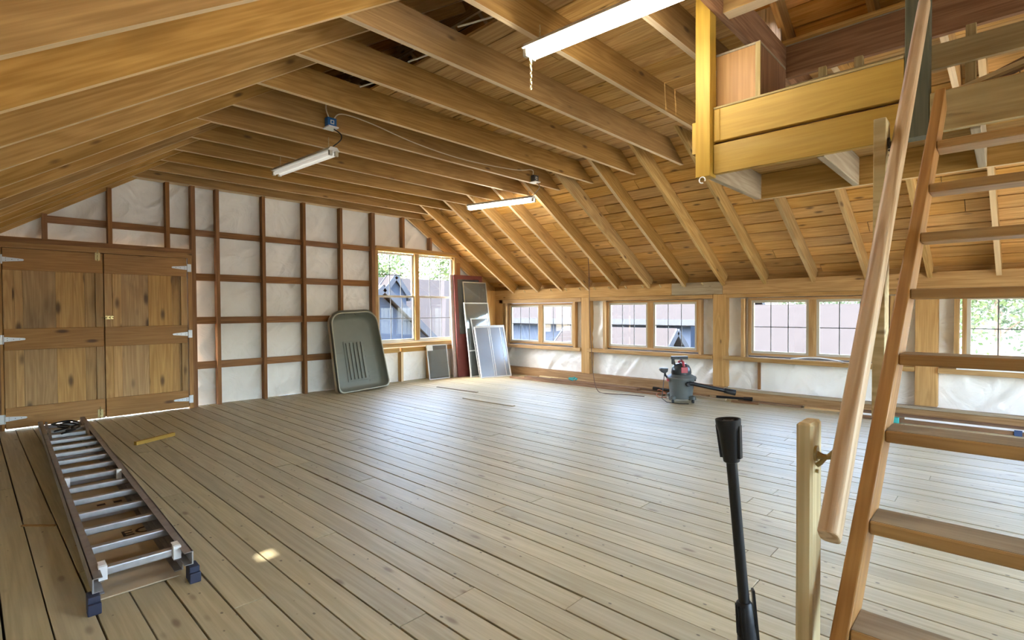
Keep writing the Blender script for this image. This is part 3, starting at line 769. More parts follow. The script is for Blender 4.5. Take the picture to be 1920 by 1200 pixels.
lamp('fluorescent_lamp', (-6.06, 2.48, 2.90), (-4.86, 2.555, 2.90), 'unlit-looking twin-tube shop light hanging below the blue junction box', 'm_tube_dim', .12)
lamp('fluorescent_lamp', (-6.02, 5.37, 2.90), (-4.90, 5.62, 2.90), 'glowing shop light hanging below the grey junction box near the rafters', 'm_tube', .12)
lamp('fluorescent_lamp', (-2.20, 2.47, 2.93), (-1.0, 2.535, 2.93), 'large glowing shop light with pull chain in the upper foreground', 'm_tube', .10, chain=-.585)
# junction boxes and cables
def jbox(name, c, mat, label):
    e = empty(name, c, label=label, cat='junction box')
    mb = MB(); mb.box(-.03, .03, -.045, .045, 0, .085); mb.build('body', mat, e, bevel=.003)
    mb = MB(); mb.box(-.06, .06, -.05, .05, -.012, 0); mb.build('cover_plate', 'm_white', e)
    mb = MB(); mb.box(.0305, .033, -.018, .018, .025, .062); mb.build('knockout', 'm_paper', e)
    mb = MB(); mb.box(.0331, .035, -.010, .010, .033, .054); mb.build('screw_boss', mat, e)
    return e
jbox('junction_box', (-4.66, 2.42, 3.045), 'm_blue', 'blue plastic junction box screwed to a ceiling joist')
jbox('junction_box', (-4.66, 5.36, 3.045), 'm_boxgrey', 'dark grey junction box on a joist near the right rafters')
def cable(name, pts, r, mat, label, cat, group=None, n=6, sub=6):
    P = [Vector(p) for p in pts]; out = []
    for i in range(len(P)-1):
        a, b_, c, d = P[max(i-1, 0)], P[i], P[i+1], P[min(i+2, len(P)-1)]
        for t in np.linspace(0, 1, sub, endpoint=False):
            out.append(.5*((2*b_) + (-a+c)*t + (2*a-5*b_+4*c-d)*t*t + (-a+3*b_-3*c+d)*t**3))
    out.append(P[-1]); mb = MB(); mb.tube(out, r, n); o = mb.build(name, mat); tag(o, label, cat, group); return o
cable('electric_cable', [(-4.655, 2.45, 3.13), (-4.63, 2.52, 3.19), (-4.60, 2.8, 3.17), (-4.62, 3.4, 3.10), (-4.63, 4.1, 3.075), (-4.60, 4.9, 3.11), (-4.62, 5.25, 3.18), (-4.655, 5.32, 3.137)], .006, 'm_cable', 'tan electric cable strung from the blue box to the grey box', 'cable')
cable('electric_cable', [(-4.655, 2.40, 3.13), (-4.63, 2.36, 3.19), (-4.665, 2.38, 3.27)], .006, 'm_cable', 'short tan cable rising out of the blue junction box', 'cable')
cable('lamp_cord', [(-4.64, 2.44, 3.03), (-4.62, 2.50, 2.99), (-4.66, 2.52, 2.95), (-4.87, 2.555, 2.945)], .006, 'm_black', 'black cord dropping from the blue box to its lamp', 'cord')
cable('lamp_cord', [(-4.64, 5.38, 3.03), (-4.66, 5.46, 2.99), (-4.90, 5.61, 2.945)], .005, 'm_cord', 'dark cord dropping from the grey box to its lamp', 'cord')
for i, (p, q) in enumerate((((-2.86, 2.50, 3.262), (-3.32, 2.36, 3.20)), ((-3.50, 2.48, 3.255), (-3.92, 2.30, 3.17)), ((-2.22, 2.50, 3.262), (-2.72, 2.34, 3.23)))):
    cable('loose_wire', [p, (Vector(p)+Vector(q))/2+Vector((0, 0, -.015)), q], .007, 'm_paper', ('loose white wire end poking down between the second pair of joists', 'curled white wire end between the third pair of joists', 'stiff white wire end nearest the large glowing lamp')[i], 'wire', 'loose wire ends in the ceiling')
cable('drop_wire', [(-4.93, 6.98, 2.15), (-4.93, 7.0, 1.9), (-4.93, 7.02, 1.2), (-4.90, 7.03, .55), (-4.84, 7.0, .2), (-4.70, 6.92, .012), (-4.45, 6.85, .008), (-4.2, 6.95, .008), (-3.92, 6.98, .008)], .006, 'm_cord', 'thin dark cord hanging from a rafter down to the floor by the vacuum', 'wire')

# ------------------------------------------------------------------ aluminium extension ladder and what lies round it
exl = empty('extension_ladder', (-2.87, .555, 0), math.atan2(.155, -4.55), label='long aluminium extension ladder lying flat by the plank doors', cat='ladder')
LL = 4.62; WH = .190
for s_ in (-1, 1):
    for lev, off in ((.075, 0.), (.012, -.018)):
        mb = MB(); y_ = s_*(WH+off*s_*s_)
        h = .063 if lev > .05 else .058
        st = 0. if lev > .05 else .12
        mb.box(st, LL-st, y_-.003, y_+.003, lev, lev+h); f0, f1 = (y_-.034, y_) if s_ > 0 else (y_, y_+.034)
        mb.box(st, LL-st, f0-.002 if s_ < 0 else f0, f1+.002, lev+h-.003, lev+h); mb.box(st, LL-st, f0, f1, lev, lev+.003)
        mb.build('side_rail', 'm_alu_rail', exl)
    mb = MB(); mb.box(-.035, .04, s_*WH-.022, s_*WH+.022, .0, .075); mb.box(-.05, .0, s_*WH-.024, s_*WH+.024, .0, .048); mb.build('foot', 'm_navy', exl, bevel=.004)
    mb = MB(); mb.box(.09, .125, s_*.145-.016, s_*.145+.016, .085, .148); mb.box(.10, .16, s_*.145-.014, s_*.145+.014, .146, .150); mb.build('guide_clip', 'm_white', exl)
    mb = MB(); mb.box(1.86, 1.90, s_*.145-.014, s_*.145+.014, .07, .148); mb.build('guide_clip', 'm_white', exl)
k = 0; x = .14
while x < LL:
    mb = MB(); mb.box(x-.020, x+.020, -WH+.004, WH-.004, .090, .128); mb.build('rung', 'm_alu', exl, bevel=.006)
    x += .305
x = .30
while x < LL-.2:
    mb = MB(); mb.box(x-.015, x+.015, -WH+.024, WH-.024, .025, .057); mb.build('lower_rung', 'm_alu', exl, bevel=.006)
    x += .305*(3 if x < 3.2 else 1)
for s_ in (-1, 1):
    for xx in (3.62, 4.05): mb = MB(); mb.beam((xx, s_*.14, .09), (xx+.30, s_*.14, .155), .02, .035); mb.build('rung_lock', 'm_alu_rail', exl)
cable('ladder_rope', [(-6.55, .62, .145), (-6.72, .74, .15), (-6.95, .63, .15), (-7.12, .72, .155), (-6.85, .79, .15), (-6.62, .66, .155), (-6.9, .72, .15), (-7.15, .60, .15), (-7.25, .75, .15), (-6.98, .80, .15), (-6.70, .58, .15)], .009, 'm_black', 'tangle of black rope on the far end of the aluminium ladder', 'rope')
card = empty('cardboard_sheet', (-4.45, .605, 0), math.atan2(.155, -4.55), label='flattened brown cardboard with dark lettering under the ladder', cat='cardboard')
mb = MB(); mb.prism([(-1.5, -.165), (-1.42, -.172), (1.75, -.172), (1.75, .172), (-1.5, .172)], .002, .008, 'z'); mb.build('sheet', 'm_cardboard', card)
def text(s_, size, loc, rot, mat, parent, name='lettering', ext=.0008):
    cu = bpy.data.curves.new(name, 'FONT'); cu.body = s_; cu.size = size; cu.extrude = ext; cu.align_x = 'CENTER'; cu.align_y = 'CENTER'
    tmp = bpy.data.objects.new('tmp', cu); COL.objects.link(tmp); dg = bpy.context.evaluated_depsgraph_get(); dg.update()
    me = bpy.data.meshes.new_from_object(tmp.evaluated_get(dg)); bpy.data.objects.remove(tmp)
    me.materials.clear(); o = link(name, me, mat, parent); o.location = loc; o.rotation_euler = rot; return o
text('EC', .13, (-.73, -.10, .009), (0, 0, R(-90)), 'm_letter', card)
for yy in (-.12, -.03):
    mb = MB(); mb.box(-.06, -.02, yy, yy+.045, .008, .0088); mb.build('printed_mark', 'm_letter', card)
o = beam('wood_offcut', (-6.18, 1.13, .018), (-6.36, 1.50, .018), .035, .035, 'm_yellow'); tag(o, 'short yellow wood offcut lying on the floor near the doors', 'offcut')
o = beam('wood_strip', (-4.35, .22, .004), (-4.20, .36, .004), .02, .006, 'm_trim'); tag(o, 'thin splinter of wood sticking out from under the ladder rail', 'wood strip')
o = beam('wood_strip', (-7.05, 5.55, .006), (-6.10, 5.60, .006), .05, .010, 'm_grey'); tag(o, 'thin grey lath on the floor before the leaning window panels', 'wood strip')
o = beam('wood_strip', (-5.85, 5.10, .006), (-4.85, 5.12, .006), .06, .010, 'm_floor'); tag(o, 'flat pale lath lying in the middle of the bleached floor', 'wood strip')

# ------------------------------------------------------------------ grey plastic tub leaning on the studs
tub = empty('plastic_tub', (-7.585, 4.50, .022), label='grey moulded plastic tub with ribbed base leaning on the studs', cat='tub')
tub.rotation_euler = (R(2.5), R(-12), 0)
def outline(w, h, rb, rt, n_=7, taper=.04, inset=0.):
    pts = []; w2 = w/2-inset; h0 = inset; h1 = h-inset
    for (cx, cz, r_, a0) in ((w2-rb, h0+rb, rb, -90), (w2-rt-taper, h1-rt, rt, 0), (-w2+rt+taper, h1-rt, rt, 90), (-w2+rb, h0+rb, rb, 180)):
        for a in np.linspace(R(a0), R(a0+90), n_): pts.append((cx+r_*math.cos(a), cz+r_*math.sin(a)))
    return pts
TW, TH = .93, 1.30
def shell(layers, name, mat, cap, parent):
    mb = MB(); n_ = len(layers[0][1]); v = []; f = []
    for x_, pl in layers: v += [(x_, p[0], p[1]) for p in pl]
    for i in range(len(layers)-1):
        for k in range(n_): f.append((i*n_+k, i*n_+(k+1) % n_, (i+1)*n_+(k+1) % n_, (i+1)*n_+k))
    if cap: f.append(tuple((len(layers)-1)*n_+k for k in range(n_)))
    mb.add(v, f, True); return mb.build(name, mat, parent)
ol = lambda ins: outline(TW, TH, .09, .19, inset=ins)
shell([(.0, ol(.018)), (-.05, ol(.03)), (-.13, ol(.055)), (-.155, ol(.085)), (-.158, ol(.10))], 'basin', 'm_tub', True, tub)
shell([(.0, ol(.018)), (.012, ol(.014)), (.012, ol(.002)), (-.004, ol(-.004)), (-.012, ol(.006))], 'rim', 'm_tub_rim', False, tub)
shell([(-.012, ol(.006)), (-.08, ol(.012)), (-.15, ol(.04)), (-.17, ol(.07)), (-.172, ol(.09))], 'outer_skin', 'm_tub', True, tub)
shell([(-.03, outline(TW, TH+.03, .09, .22, inset=-.012)), (-.10, outline(TW, TH+.03, .09, .22, inset=-.012)), (-.155, outline(TW, TH+.02, .09, .2, inset=.02)), (-.165, outline(TW, TH+.02, .09, .2, inset=.06))], 'cover_shell', 'm_cream', True, tub)
mb = MB(); mb.prism([(-.20, .17), (.16, .17), (.15, .84), (-.19, .84)], -.157, -.146, 'x'); mb.build('rib_panel', 'm_tub', tub, bevel=.004)
for i in range(5):
    mb = MB(); a = -.155+i*.067; mb.box(-.147, -.122, a, a+.034, .20, .81); mb.build('rib', 'm_tub', tub, bevel=.003)
for (a, b_, z) in ((-.37, -.22, .66), (-.37, -.22, .56), (.18, .36, .66), (.18, .36, .56), (-.36, -.22, .25), (-.36, -.22, .18), (.19, .35, .29), (.19, .35, .22), (.19, .35, .15)):
    mb = MB(); mb.box(-.157, -.151, a, b_, z-.008, z+.008); mb.build('moulded_line', 'm_tub', tub)
mb = MB(); mb.tube([(-.03, -.16, TH-.03), (-.06, -.12, TH+.01), (-.03, .02, TH-.02), (-.02, .05, TH-.05)], .004, 6); mb.build('strap', 'm_black', tub)
mb = MB(); mb.tube([(-.05, TW/2+.012, .35), (-.06, TW/2+.014, .7), (-.10, TW/2-.01, 1.05)], .006, 6); mb.build('seal_cord', 'm_black', tub)

# ------------------------------------------------------------------ leaning screens, storm panels and red screen doors
def panel(name, bl, br, lean, H, fw, fmat, pmat, label, cat, group, th=.022, mids=(), solid=None):
    """frame standing on the floor between bl and br (x, y), leaning back by lean (dx at the top)"""
    bl, br = Vector((bl[0], bl[1], 0)), Vector((br[0], br[1], 0)); W_ = (br-bl).length
    e = empty(name, (bl+br)/2, math.atan2(br.y-bl.y, br.x-bl.x), label=label, cat=cat, group=group)
    t = math.asin(lean/H); e.rotation_mode = 'XYZ'
    Mz = Matrix.Rotation(math.atan2(br.y-bl.y, br.x-bl.x), 4, 'Z') @ Matrix.Rotation(-t, 4, 'X')
    e.matrix_basis = Matrix.Translation((bl+br)/2) @ Mz
    a = W_/2
    def bx(nm, x0, x1, z0, z1, y0, y1, mat): return box(nm, x0, x1, y0, y1, z0, z1, mat, e)
    bx('stile', -a, -a+fw, 0, H, 0, th, fmat); bx('stile', a-fw, a, 0, H, 0, th, fmat)
    bx('rail', -a+fw, a-fw, 0, fw, 0, th, fmat); bx('rail', -a+fw, a-fw, H-fw, H, 0, th, fmat)
    for z in mids: bx('mid_rail', -a+fw, a-fw, z-fw*.5, z+fw*.5, 0, th, fmat)
    if solid: bx('kick_panel', -a+fw, a-fw, fw, solid, th*.25, th*.75, fmat)
    bx('pane', -a+fw, a-fw, solid or fw, H-fw, th*.4, th*.6, pmat)
    return e
# a panel's local -y faces the room when bl->br runs along +y and it leans towards -x
gS = 'door and window panels leaning in the corner'
panel('screen_door', (-7.86, 6.60), (-7.86, 7.36), .10, 2.02, .085, 'm_pinkedge', 'm_screen', 'pink-edged screen door behind the red one in the corner', 'screen door', gS, .03, (), .75)
panel('screen_door', (-7.79, 6.66), (-7.79, 7.42), .13, 2.02, .085, 'm_redpaint', 'm_screen', 'dark red painted screen door leaning in the corner', 'screen door', gS, .03, (.80,), .76)
panel('storm_panel', (-7.66, 6.86), (-7.66, 7.50), .22, 1.90, .018, 'm_cream', 'm_storm', 'tallest thin cream-framed storm panel leaning on the red screen door', 'storm panel', gS, .015)
panel('storm_panel', (-7.58, 6.80), (-7.58, 7.46), .20, 1.48, .022, 'm_white_frame', 'm_storm', 'middle-height white storm window panel with a crossbar', 'storm panel', gS, .02, (.52,))
panel('storm_panel', (-7.46, 6.92), (-7.46, 7.38), .26, 1.18, .018, 'm_white_frame', 'm_storm', 'small white-framed panel peeping out behind the blue-grey one', 'storm panel', gS, .015)
panel('storm_panel', (-7.33, 6.84), (-7.16, 7.50), .29, 1.03, .022, 'm_white_frame', 'm_storm_reflect', 'short blue-grey storm panel with light strips in front of the stack', 'storm panel', gS, .02)
st = [o for o in bpy.data.objects if o.get('label', '').startswith('short blue-grey')][0]
for a in (-.03, .01, .24): box('glass_strip', a-.008, a+.008, .006, .010, .03, 1.0, 'm_white_frame', st)
panel('storm_panel', (-7.37, 6.93), (-7.21, 7.56), .30, 1.05, .016, 'm_white_frame', 'm_storm_reflect', 'second blue storm panel just behind the short blue-grey one', 'storm panel', gS, .014)
sc = panel('window_screen', (-7.89, 6.03), (-7.86, 6.50), .11, .66, .016, 'm_white_frame', 'm_screen', 'small insect screen with a paper tag leaning below the gable window', 'window screen', None, .012)
box('paper_tag', -.235, -.10, -.006, -.004, .55, .66, 'm_paper', sc)

# ------------------------------------------------------------------ wet and dry vacuum
vac = empty('shop_vacuum', (-3.34, 6.98, 0), R(45), label='grey drum shop vacuum with red handle and casters', cat='vacuum')
mb = MB(); mb.lathe([(.135, .05), (.15, .055), (.165, .20), (.178, .315), (.18, .33)], 32); mb.build('drum', 'm_vac', vac)
mb = MB(); mb.lathe([(.190, .325), (.206, .33), (.206, .350), (.190, .36), (.15, .385), (.12, .395)], 32); mb.build('lid_rim', 'm_vac', vac)
mb = MB(); mb.lathe([(.135, .39), (.138, .42), (.13, .47), (.105, .515), (.07, .54), (.0001, .55)], 28); mb.build('motor_head', 'm_vac_dark', vac)
mb = MB(); mb.tube([(0, -.10, .50), (0, -.075, .565), (0, .02, .585), (0, .09, .555), (0, .115, .49)], [.02, .018, .018, .018, .02], 10); mb.build('handle', 'm_red', vac)
mb = MB(); mb.box(-.045, .045, -.142, -.12, .42, .50); mb.build('switch_panel', 'm_red', vac, bevel=.006)
for s_ in (-1, 1):
    mb = MB(); mb.box(s_*.19-.012, s_*.19+.012, -.03, .03, .29, .36); mb.build('latch', 'm_red' if s_ < 0 else 'm_black', vac, bevel=.004)
for a in (35, 125, 215, 305):
    ca, sa = math.cos(R(a)), math.sin(R(a))
    c = empty('caster', (ca*.19, sa*.19, 0)); c.parent = vac
    mb = MB(); mb.lathe([(.036, .05), (.045, .055), (.042, .09), (.022, .105), (.0001, .108)], 14); mb.build('caster_cup', 'm_vac', c)
    mb = MB(); mb.tube([(-.011, .0, .024), (.011, .0, .024)], .024, 14); mb.tube([(0, 0, .03), (0, 0, .06)], .007, 8); mb.build('wheel', 'm_black', c)
mb = MB(); mb.lathe([(.032, 0), (.032, .05), (.026, .06)], 16, Matrix.Translation((.03, -.165, .27)) @ Matrix.Rotation(R(90), 4, 'X')); mb.build('hose_port', 'm_black', vac)
mb = MB(); mb.box(-.03, .03, -.012, .012, .60, .64, Matrix.Translation((-.02, -.02, 0)));
mb.box(-.14, .09, -.03, .03, .60, .645); mb.box(-.135, -.10, -.02, .02, .53, .60); mb.tube([(-.115, 0, .60), (-.10, .0, .54), (-.075, .0, .50)], .016, 10); mb.build('floor_nozzle', 'm_black', vac, bevel=.005)
mb = MB(); mb.prism([(-.30, .48), (-.19, .475), (-.20, .43), (-.235, .40), (-.275, .415), (-.31, .45)], -.03, .03, 'y'); mb.tube([(-.235, 0, .42), (-.225, 0, .37), (-.19, 0, .34)], .015, 8); mb.build('brush_nozzle', 'm_black', vac, bevel=.004)
def wand(name, p, q, label, r=.018):
    p, q = Vector(p), Vector(q); e = empty(name, p, label=label, cat='vacuum tube', group='black vacuum tubes by the shop vacuum'); d = q-p
    mb = MB(); mb.tube([(0, 0, 0), d*.80], r, 14); mb.build('tube', 'm_black', e)
    mb = MB(); mb.tube([d*.76, d*.78, d*.95, d], [r*1.1, r*1.35, r*1.55, r*1.6], 14); mb.tube([d*.995, d*1.003], r*1.0, 12); mb.build('end_collar', 'm_black', e)
wand('vacuum_tube', (-3.165, 6.86, .29), (-2.68, 7.22, .165), 'black tapered vacuum tube plugged into the front of the drum', .026)
wand('vacuum_tube', (-3.02, 7.43, .05), (-2.55, 7.50, .055), 'short black vacuum tube resting on boards right of the drum', .018)
wand('vacuum_tube', (-3.55, 7.40, .075), (-4.0, 7.40, .075), 'black vacuum tube lying on boards left of the drum', .018)
mb = MB(); mb.tube([(-.24, 0, .40), (-.27, -.05, .25), (-.30, -.08, .06), (-.24, -.10, .012), (-.10, -.22, .008), (.02, -.24, .008)], .005, 6); mb.build('power_cord', 'm_black', vac)
cable('orange_cord', [(-3.78, 7.12, .10), (-3.70, 7.05, .12), (-3.62, 7.08, .07), (-3.70, 7.16, .06), (-3.78, 7.10, .05), (-3.70, 7.0, .02), (-3.60, 7.05, .02)], .007, 'm_orange_cord', 'tangled orange cord on the floor beside the vacuum', 'cord')
cable('teal_rope', [(-3.50, 7.22, .03), (-3.42, 7.26, .10), (-3.52, 7.30, .13), (-3.46, 7.24, .05), (-3.38, 7.28, .10), (-3.48, 7.33, .06)], .011, 'm_teal', 'tangled teal rope behind the vacuum drum', 'rope')

# ------------------------------------------------------------------ boards and trim stored along the knee wall
bd = [  # x0, y0, x1, y1, z, w, h, material, label
 (-6.95, 7.26, -3.75, 7.27, .016, .060, .032, 'm_scrap', 'frontmost brown board on the floor along the knee wall'),
 (-6.75, 7.36, -3.85, 7.36, .014, .070, .028, 'm_trim', 'pale board second from the front along the knee wall'),
 (-6.3, 7.46, -2.9, 7.46, .014, .080, .028, 'm_grey', 'grey weathered board third from the front along the knee wall'),
 (-6.55, 7.58, -3.2, 7.58, .014, .090, .028, 'm_scrap', 'brown board lying nearest the sill beam'),
 (-6.5, 7.60, -3.75, 7.56, .039, .040, .020, 'm_pale', 'long pale trim strip lying on top of the boards'),
 (-6.1, 7.44, -3.6, 7.44, .042, .055, .026, 'm_scrap', 'narrow brown strip stacked on the boards left of the vacuum'),
 (-6.6, 7.31, -4.2, 7.31, .047, .10, .030, 'm_scrap', 'wide dark plank lying across the two front boards along the knee wall'),
 (-6.0, 7.515, -3.9, 7.515, .041, .05, .026, 'm_trim', 'light plank in the middle of the stacked boards below the first post'),
 (-2.80, 7.42, -2.45, 7.44, .012, .07, .022, 'm_scrap', 'short brown board end right of the vacuum'),
 (-2.75, 7.55, -1.95, 7.58, .012, .08, .022, 'm_scrap', 'brown board on the floor before the middle window'),
 (-1.92, 7.60, -1.35, 7.64, .012, .09, .022, 'm_trim', 'pale board end touching the sill below the middle window'),
 (-1.30, 7.38, 1.9, 7.38, .020, .09, .036, 'm_scrap', 'thick brown board on the floor behind the ladder treads'),
 (-1.2, 7.48, 1.9, 7.48, .020, .08, .036, 'm_grey', 'grey board lying behind the thick brown one near the ladder'),
 (-1.28, 7.62, 2.1, 7.62, .025, .10, .05, 'm_scrap', 'stacked dark timber by the sill behind the ladder'),
]
for (x0, y0, x1, y1, z, w, h, mt, lab) in bd:
    o = beam('board', (x0, y0, z), (x1, y1, z), w, h, mt); tag(o, lab, 'board', 'boards stored along the knee wall')
for i, (p, q) in enumerate((((-1.28, 7.37, .049), (-.95, 7.38, .049)), ((-.84, 7.38, .049), (1.9, 7.40, .049)))):
    o = beam('white_trim', p, q, .02, .02, 'm_white'); tag(o, ('short white trim strip on the boards left of the handrail', 'long white trim strip on the boards behind the ladder')[i], 'trim strip', 'white trim strips')
o = beam('blue_tape', (.06, 7.325, .030), (.12, 7.325, .030), .012, .06, 'm_tape'); tag(o, 'dark blue tape wound round the boards behind the ladder', 'tape')
o = beam('teal_box', (-.98, 7.28, .032), (-.88, 7.29, .032), .05, .064, 'm_teal', bev=.006); tag(o, 'small teal package on the floor left of the ladder stringer', 'package')
mb = MB(); rg = random.Random(5)
for i in range(9): a = Vector((-5.52+rg.uniform(-.06, .06), 7.32+rg.uniform(-.02, .02), .085+rg.uniform(0, .02))); mb.tube([a, a+Vector((rg.uniform(-.04, .04), rg.uniform(-.02, .02), rg.uniform(.0, .03)))], [.02, .016], 7)
o = mb.build('teal_rag', 'm_teal'); tag(o, 'crumpled teal rag on the boards below the first window', 'rag')
mb = MB(); mb.tube([(-2.15+.62*t, 7.80, .615+.035*math.sin(math.pi*t)) for t in np.linspace(0, 1, 12)], .008, 6); o = mb.build('bent_strip', 'm_white_frame'); tag(o, 'bent white plastic strip lying on the middle window sill', 'strip')
sc2 = empty('screen_frame', (.30, 7.70, .612), label='white screen frame lying on the sill behind the ladder', cat='screen frame')
box('frame_bar', -.70, .70, -.02, -.005, 0, .012, 'm_white', sc2); box('frame_bar', -.70, .70, -.02, -.005, .05, .062, 'm_white', sc2); box('frame_bar', -.712, -.70, -.02, -.005, 0, .062, 'm_white', sc2)

# ------------------------------------------------------------------ upright black vacuum wand in the foreground
vw = empty('vacuum_wand', (-.605, 1.80, 0), label='black vacuum wand standing upright in the foreground', cat='vacuum wand')
top = Vector((-.682+.605, 1.773-1.80, .93)); base = Vector((-.628+.605, 1.79-1.80, .26)); ax = (top-base).normalized()
mb = MB(); mb.tube([base, top-ax*.10], .0175, 18); mb.build('tube', 'm_black', vw)
mb = MB(); mb.tube([top-ax*.145, top-ax*.142, top-ax*.12, top-ax*.04, top-ax*.02, top], [.022, .026, .028, .034, .040, .041], 24, False)
mb.tube([top, top-ax*.006, top-ax*.03], [.041, .036, .034], 24, False); mb.build('top_collar', 'm_black', vw)
mb = MB(); c = top-ax*.012; mb.tube([c, c+ax*.006], [.020, .020], 16)
u_ = Vector((1, 0, 0)); u_ = (u_-ax*u_.dot(ax)).normalized(); v_ = ax.cross(u_)
for a in (20, 80, 140): d = u_*math.cos(R(a)) + v_*math.sin(R(a)); mb.beam(c-d*.037+ax*.003, c+d*.037+ax*.003, .004, .006, ax)
mb.build('collar_web', 'm_black_rough', vw)
for s_ in (-1, 1):
    mb = MB(); d = u_*s_*.033; mb.beam(top-ax*.13+d*.85, top-ax*.02+d*1.05, .02, .012, d); mb.build('collar_fin', 'm_black', vw)
mb = MB(); mb.tube([base+ax*.06, base+ax*.055, base-ax*.02, base-ax*.07, base-ax*.16, base-ax*.245], [.021, .025, .028, .032, .043, .055], 20); mb.build('lower_sleeve', 'm_black', vw)
for i in range(5):
    mb = MB(); d = (u_*math.cos(R(200+i*22)) + v_*math.sin(R(200+i*22)))*.027; mb.beam(base+ax*.05+d, base-ax*.05+d*1.12, .004, .004, d); mb.build('grip_rib', 'm_black_rough', vw)
mb = MB(); d = (u_*.8 + v_*.5).normalized()*.031; mb.beam(base+ax*.10+d, base-ax*.08+d*1.05, .022, .008, d); mb.build('cord_hook', 'm_black', vw)
mb = MB(); mb.prism([(-.15, -.05), (.15, -.05), (.15, .06), (.06, .09), (-.06, .09), (-.15, .06)], .0, .045, 'z'); mb.build('floor_head', 'm_black', vw, bevel=.012)
mb = MB(); mb.tube([(-.08, -.06, .10), (-.05, -.07, .10)], .05, 18); mb.build('wheel', 'm_galv', vw)

# ------------------------------------------------------------------ outside: neighbouring roofs, trees, ground
gr = box('ground', -60, 60, -60, 70, -3.7, -3.5, 'm_ground'); tag(gr, kind='structure', label='gravel ground around the barn, paled to bounce light indoors')
def gable_house(name, label, c, lx, ly, zw, zr_, ridge='x', roofm='m_shingle', wallm='m_siding', ov=.5):
    """box house with a pitched roof; c = centre (x, y), lx, ly sizes, zw eave height, zr_ ridge height"""
    e = empty(name, (c[0], c[1], -3.5), label=label, cat='building')
    a, b_ = lx/2, ly/2; zw, zr_ = zw+3.5, zr_+3.5
    mb = MB(); mb.box(-a, a, -b_, b_, 0, zw); 
    if ridge == 'x': mb.prism([(-b_, zw), (b_, zw), (0, zr_-.15)], -a, a, 'x')
    else: mb.prism([(-a, zw), (a, zw), (0, zr_-.15)], -b_, b_, 'y')
    mb.build('walls', wallm, e)
    H = b_ if ridge == 'x' else a; Lr = (a if ridge == 'x' else b_)+ov
    sl = (zr_-zw)/H
    for s_ in (-1, 1):
        mb = MB(); P = [(s_*(H+ov), zw-sl*ov), (0, zr_), (0, zr_+.12), (s_*(H+ov), zw-sl*ov+.12)]
        mb.prism(P, -Lr, Lr, 'x' if ridge == 'x' else 'y'); mb.build('roof_slope', roofm, e)
        mb = MB(); q = s_*(H+ov+.02)
        if ridge == 'x': mb.box(-Lr, Lr, q-.03, q+.03, zw-sl*ov-.12, zw-sl*ov+.13)
        else: mb.box(q-.03, q+.03, -Lr, Lr, zw-sl*ov-.12, zw-sl*ov+.13)
        mb.build('eave_trim', 'm_siding_trim', e)
    for t in (-1, 1):
        mb = MB()
        for s_ in (-1, 1):
            if ridge == 'x': mb.beam((t*(Lr+.02), s_*(H+ov), zw-sl*ov+.02), (t*(Lr+.02), 0, zr_+.02), .05, .2)
            else: mb.beam((s_*(H+ov), t*(Lr+.02), zw-sl*ov+.02), (0, t*(Lr+.02), zr_+.02), .05, .2)
        mb.build('rake_trim', 'm_siding_trim', e)
    return e
gable_house('long_house', 'low neighbouring house with pale pink roof outside the middle side window', (-4.8, 20.0), 4.0, 10, -2.3, 1.35, 'x', ov=.3)
gable_house('blue_house', 'tall blue-grey house with pale roof outside the second side window', (-14.3, 23.2), 11.0, 8, 1.0, 3.3, 'x', ov=.35)
gable_house('low_house', 'low wing with pale roof in front of the tall blue-grey house', (-9.7, 15.4), 3.8, 4.2, -1.2, .60, 'x', ov=.3)
gable_house('pale_roof_house', 'wide neighbouring house with pale roof outside the gable window', (-25.5, 14.0), 13, 17, -1.2, 3.1, 'y')
gable_house('gabled_wing', 'blue-grey gabled wing low outside the gable window', (-15.3, 8.3), 4.2, 4.0, .25, 1.95, 'x', ov=.25)
gable_house('roof_dormer', 'small blue-grey pointed dormer before the pale roof outside the gable window', (-18.45, 12.2), .35, 1.15, 2.0, 2.72, 'x', ov=.12)
rg = np.random.RandomState(8)
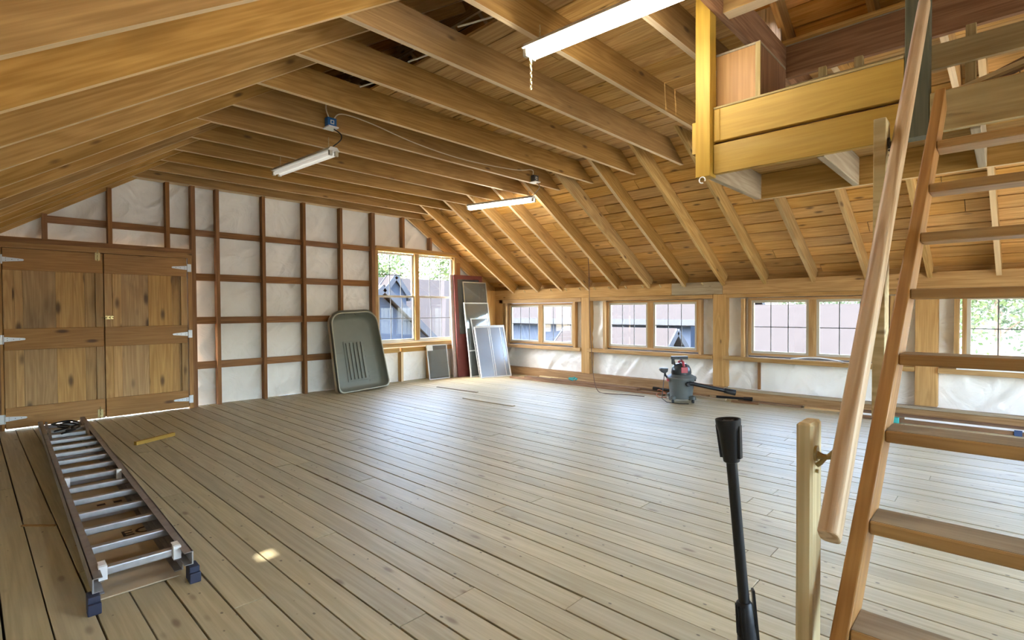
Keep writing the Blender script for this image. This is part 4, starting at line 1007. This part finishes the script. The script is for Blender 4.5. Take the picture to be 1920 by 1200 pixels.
def tree(name, c, h, rad, label, leaf, nleaf=2600, base=-3.5):
    e = empty(name, (c[0], c[1], base), label=label, cat='tree', group='trees outside the windows')
    mb = MB(); mb.tube([(0, 0, 0), (.1, .05, h*.4), (0, .1, h*.75)], [.22, .16, .06], 8)
    for i in range(5):
        a = i*1.3; mb.tube([(.08, .05, h*(.35+.07*i)), (math.cos(a)*rad*.6, math.sin(a)*rad*.6, h*(.55+.07*i))], [.08, .03], 6)
    mb.build('trunk', 'm_bark', e)
    nb_ = 16; cs = np.stack([rg.normal(0, rad*.45, nb_), rg.normal(0, rad*.45, nb_), rg.uniform(h*.42, h*.92, nb_)], 1)
    v = []; f = []
    P = cs[rg.randint(0, nb_, nleaf)] + rg.normal(0, rad*.26, (nleaf, 3))
    A = rg.normal(0, 1, (nleaf, 3)); A /= np.linalg.norm(A, axis=1)[:, None]; B = np.cross(A, rg.normal(0, 1, (nleaf, 3))); B /= np.linalg.norm(B, axis=1)[:, None]
    s_ = rg.uniform(.06, .12, nleaf)[:, None]*rad/2.2
    V = np.stack([P-A*s_, P+B*s_*.6, P+A*s_, P-B*s_*.6], 1).reshape(-1, 3)
    me = bpy.data.meshes.new('crown'); me.from_pydata(V.tolist(), [], [tuple(range(4*i, 4*i+4)) for i in range(nleaf)])
    o = link('crown', me, leaf, e); o['kind'] = 'stuff'
    return e
tree('tree', (.6, 27.5), 10.5, 2.6, 'leafy green tree outside the window behind the ladder', 'm_leaf', 9000)
tree('tree', (10.0, 27.5), 9.5, 2.8, 'second leafy tree right of the one behind the ladder', 'm_leaf', 5000)
for i, (x, y_) in enumerate(((-29, 40), (-19.5, 40), (-10, 40), (-.5, 41))):
    tree('tree', (x, y_), 9.0, 3.3, 'dark tree beyond the neighbouring roofs, %s from the left' % ('first', 'second', 'third', 'fourth')[i], 'm_leaf_dark', 3600)
for i, (x, y_) in enumerate(((-42, 25.5), (-42, 36))):
    tree('tree', (x, y_), 13.0, 4.0, 'tall pale tree beyond the gable window, on the %s' % ('left', 'right')[i], 'm_leaf', 6000)
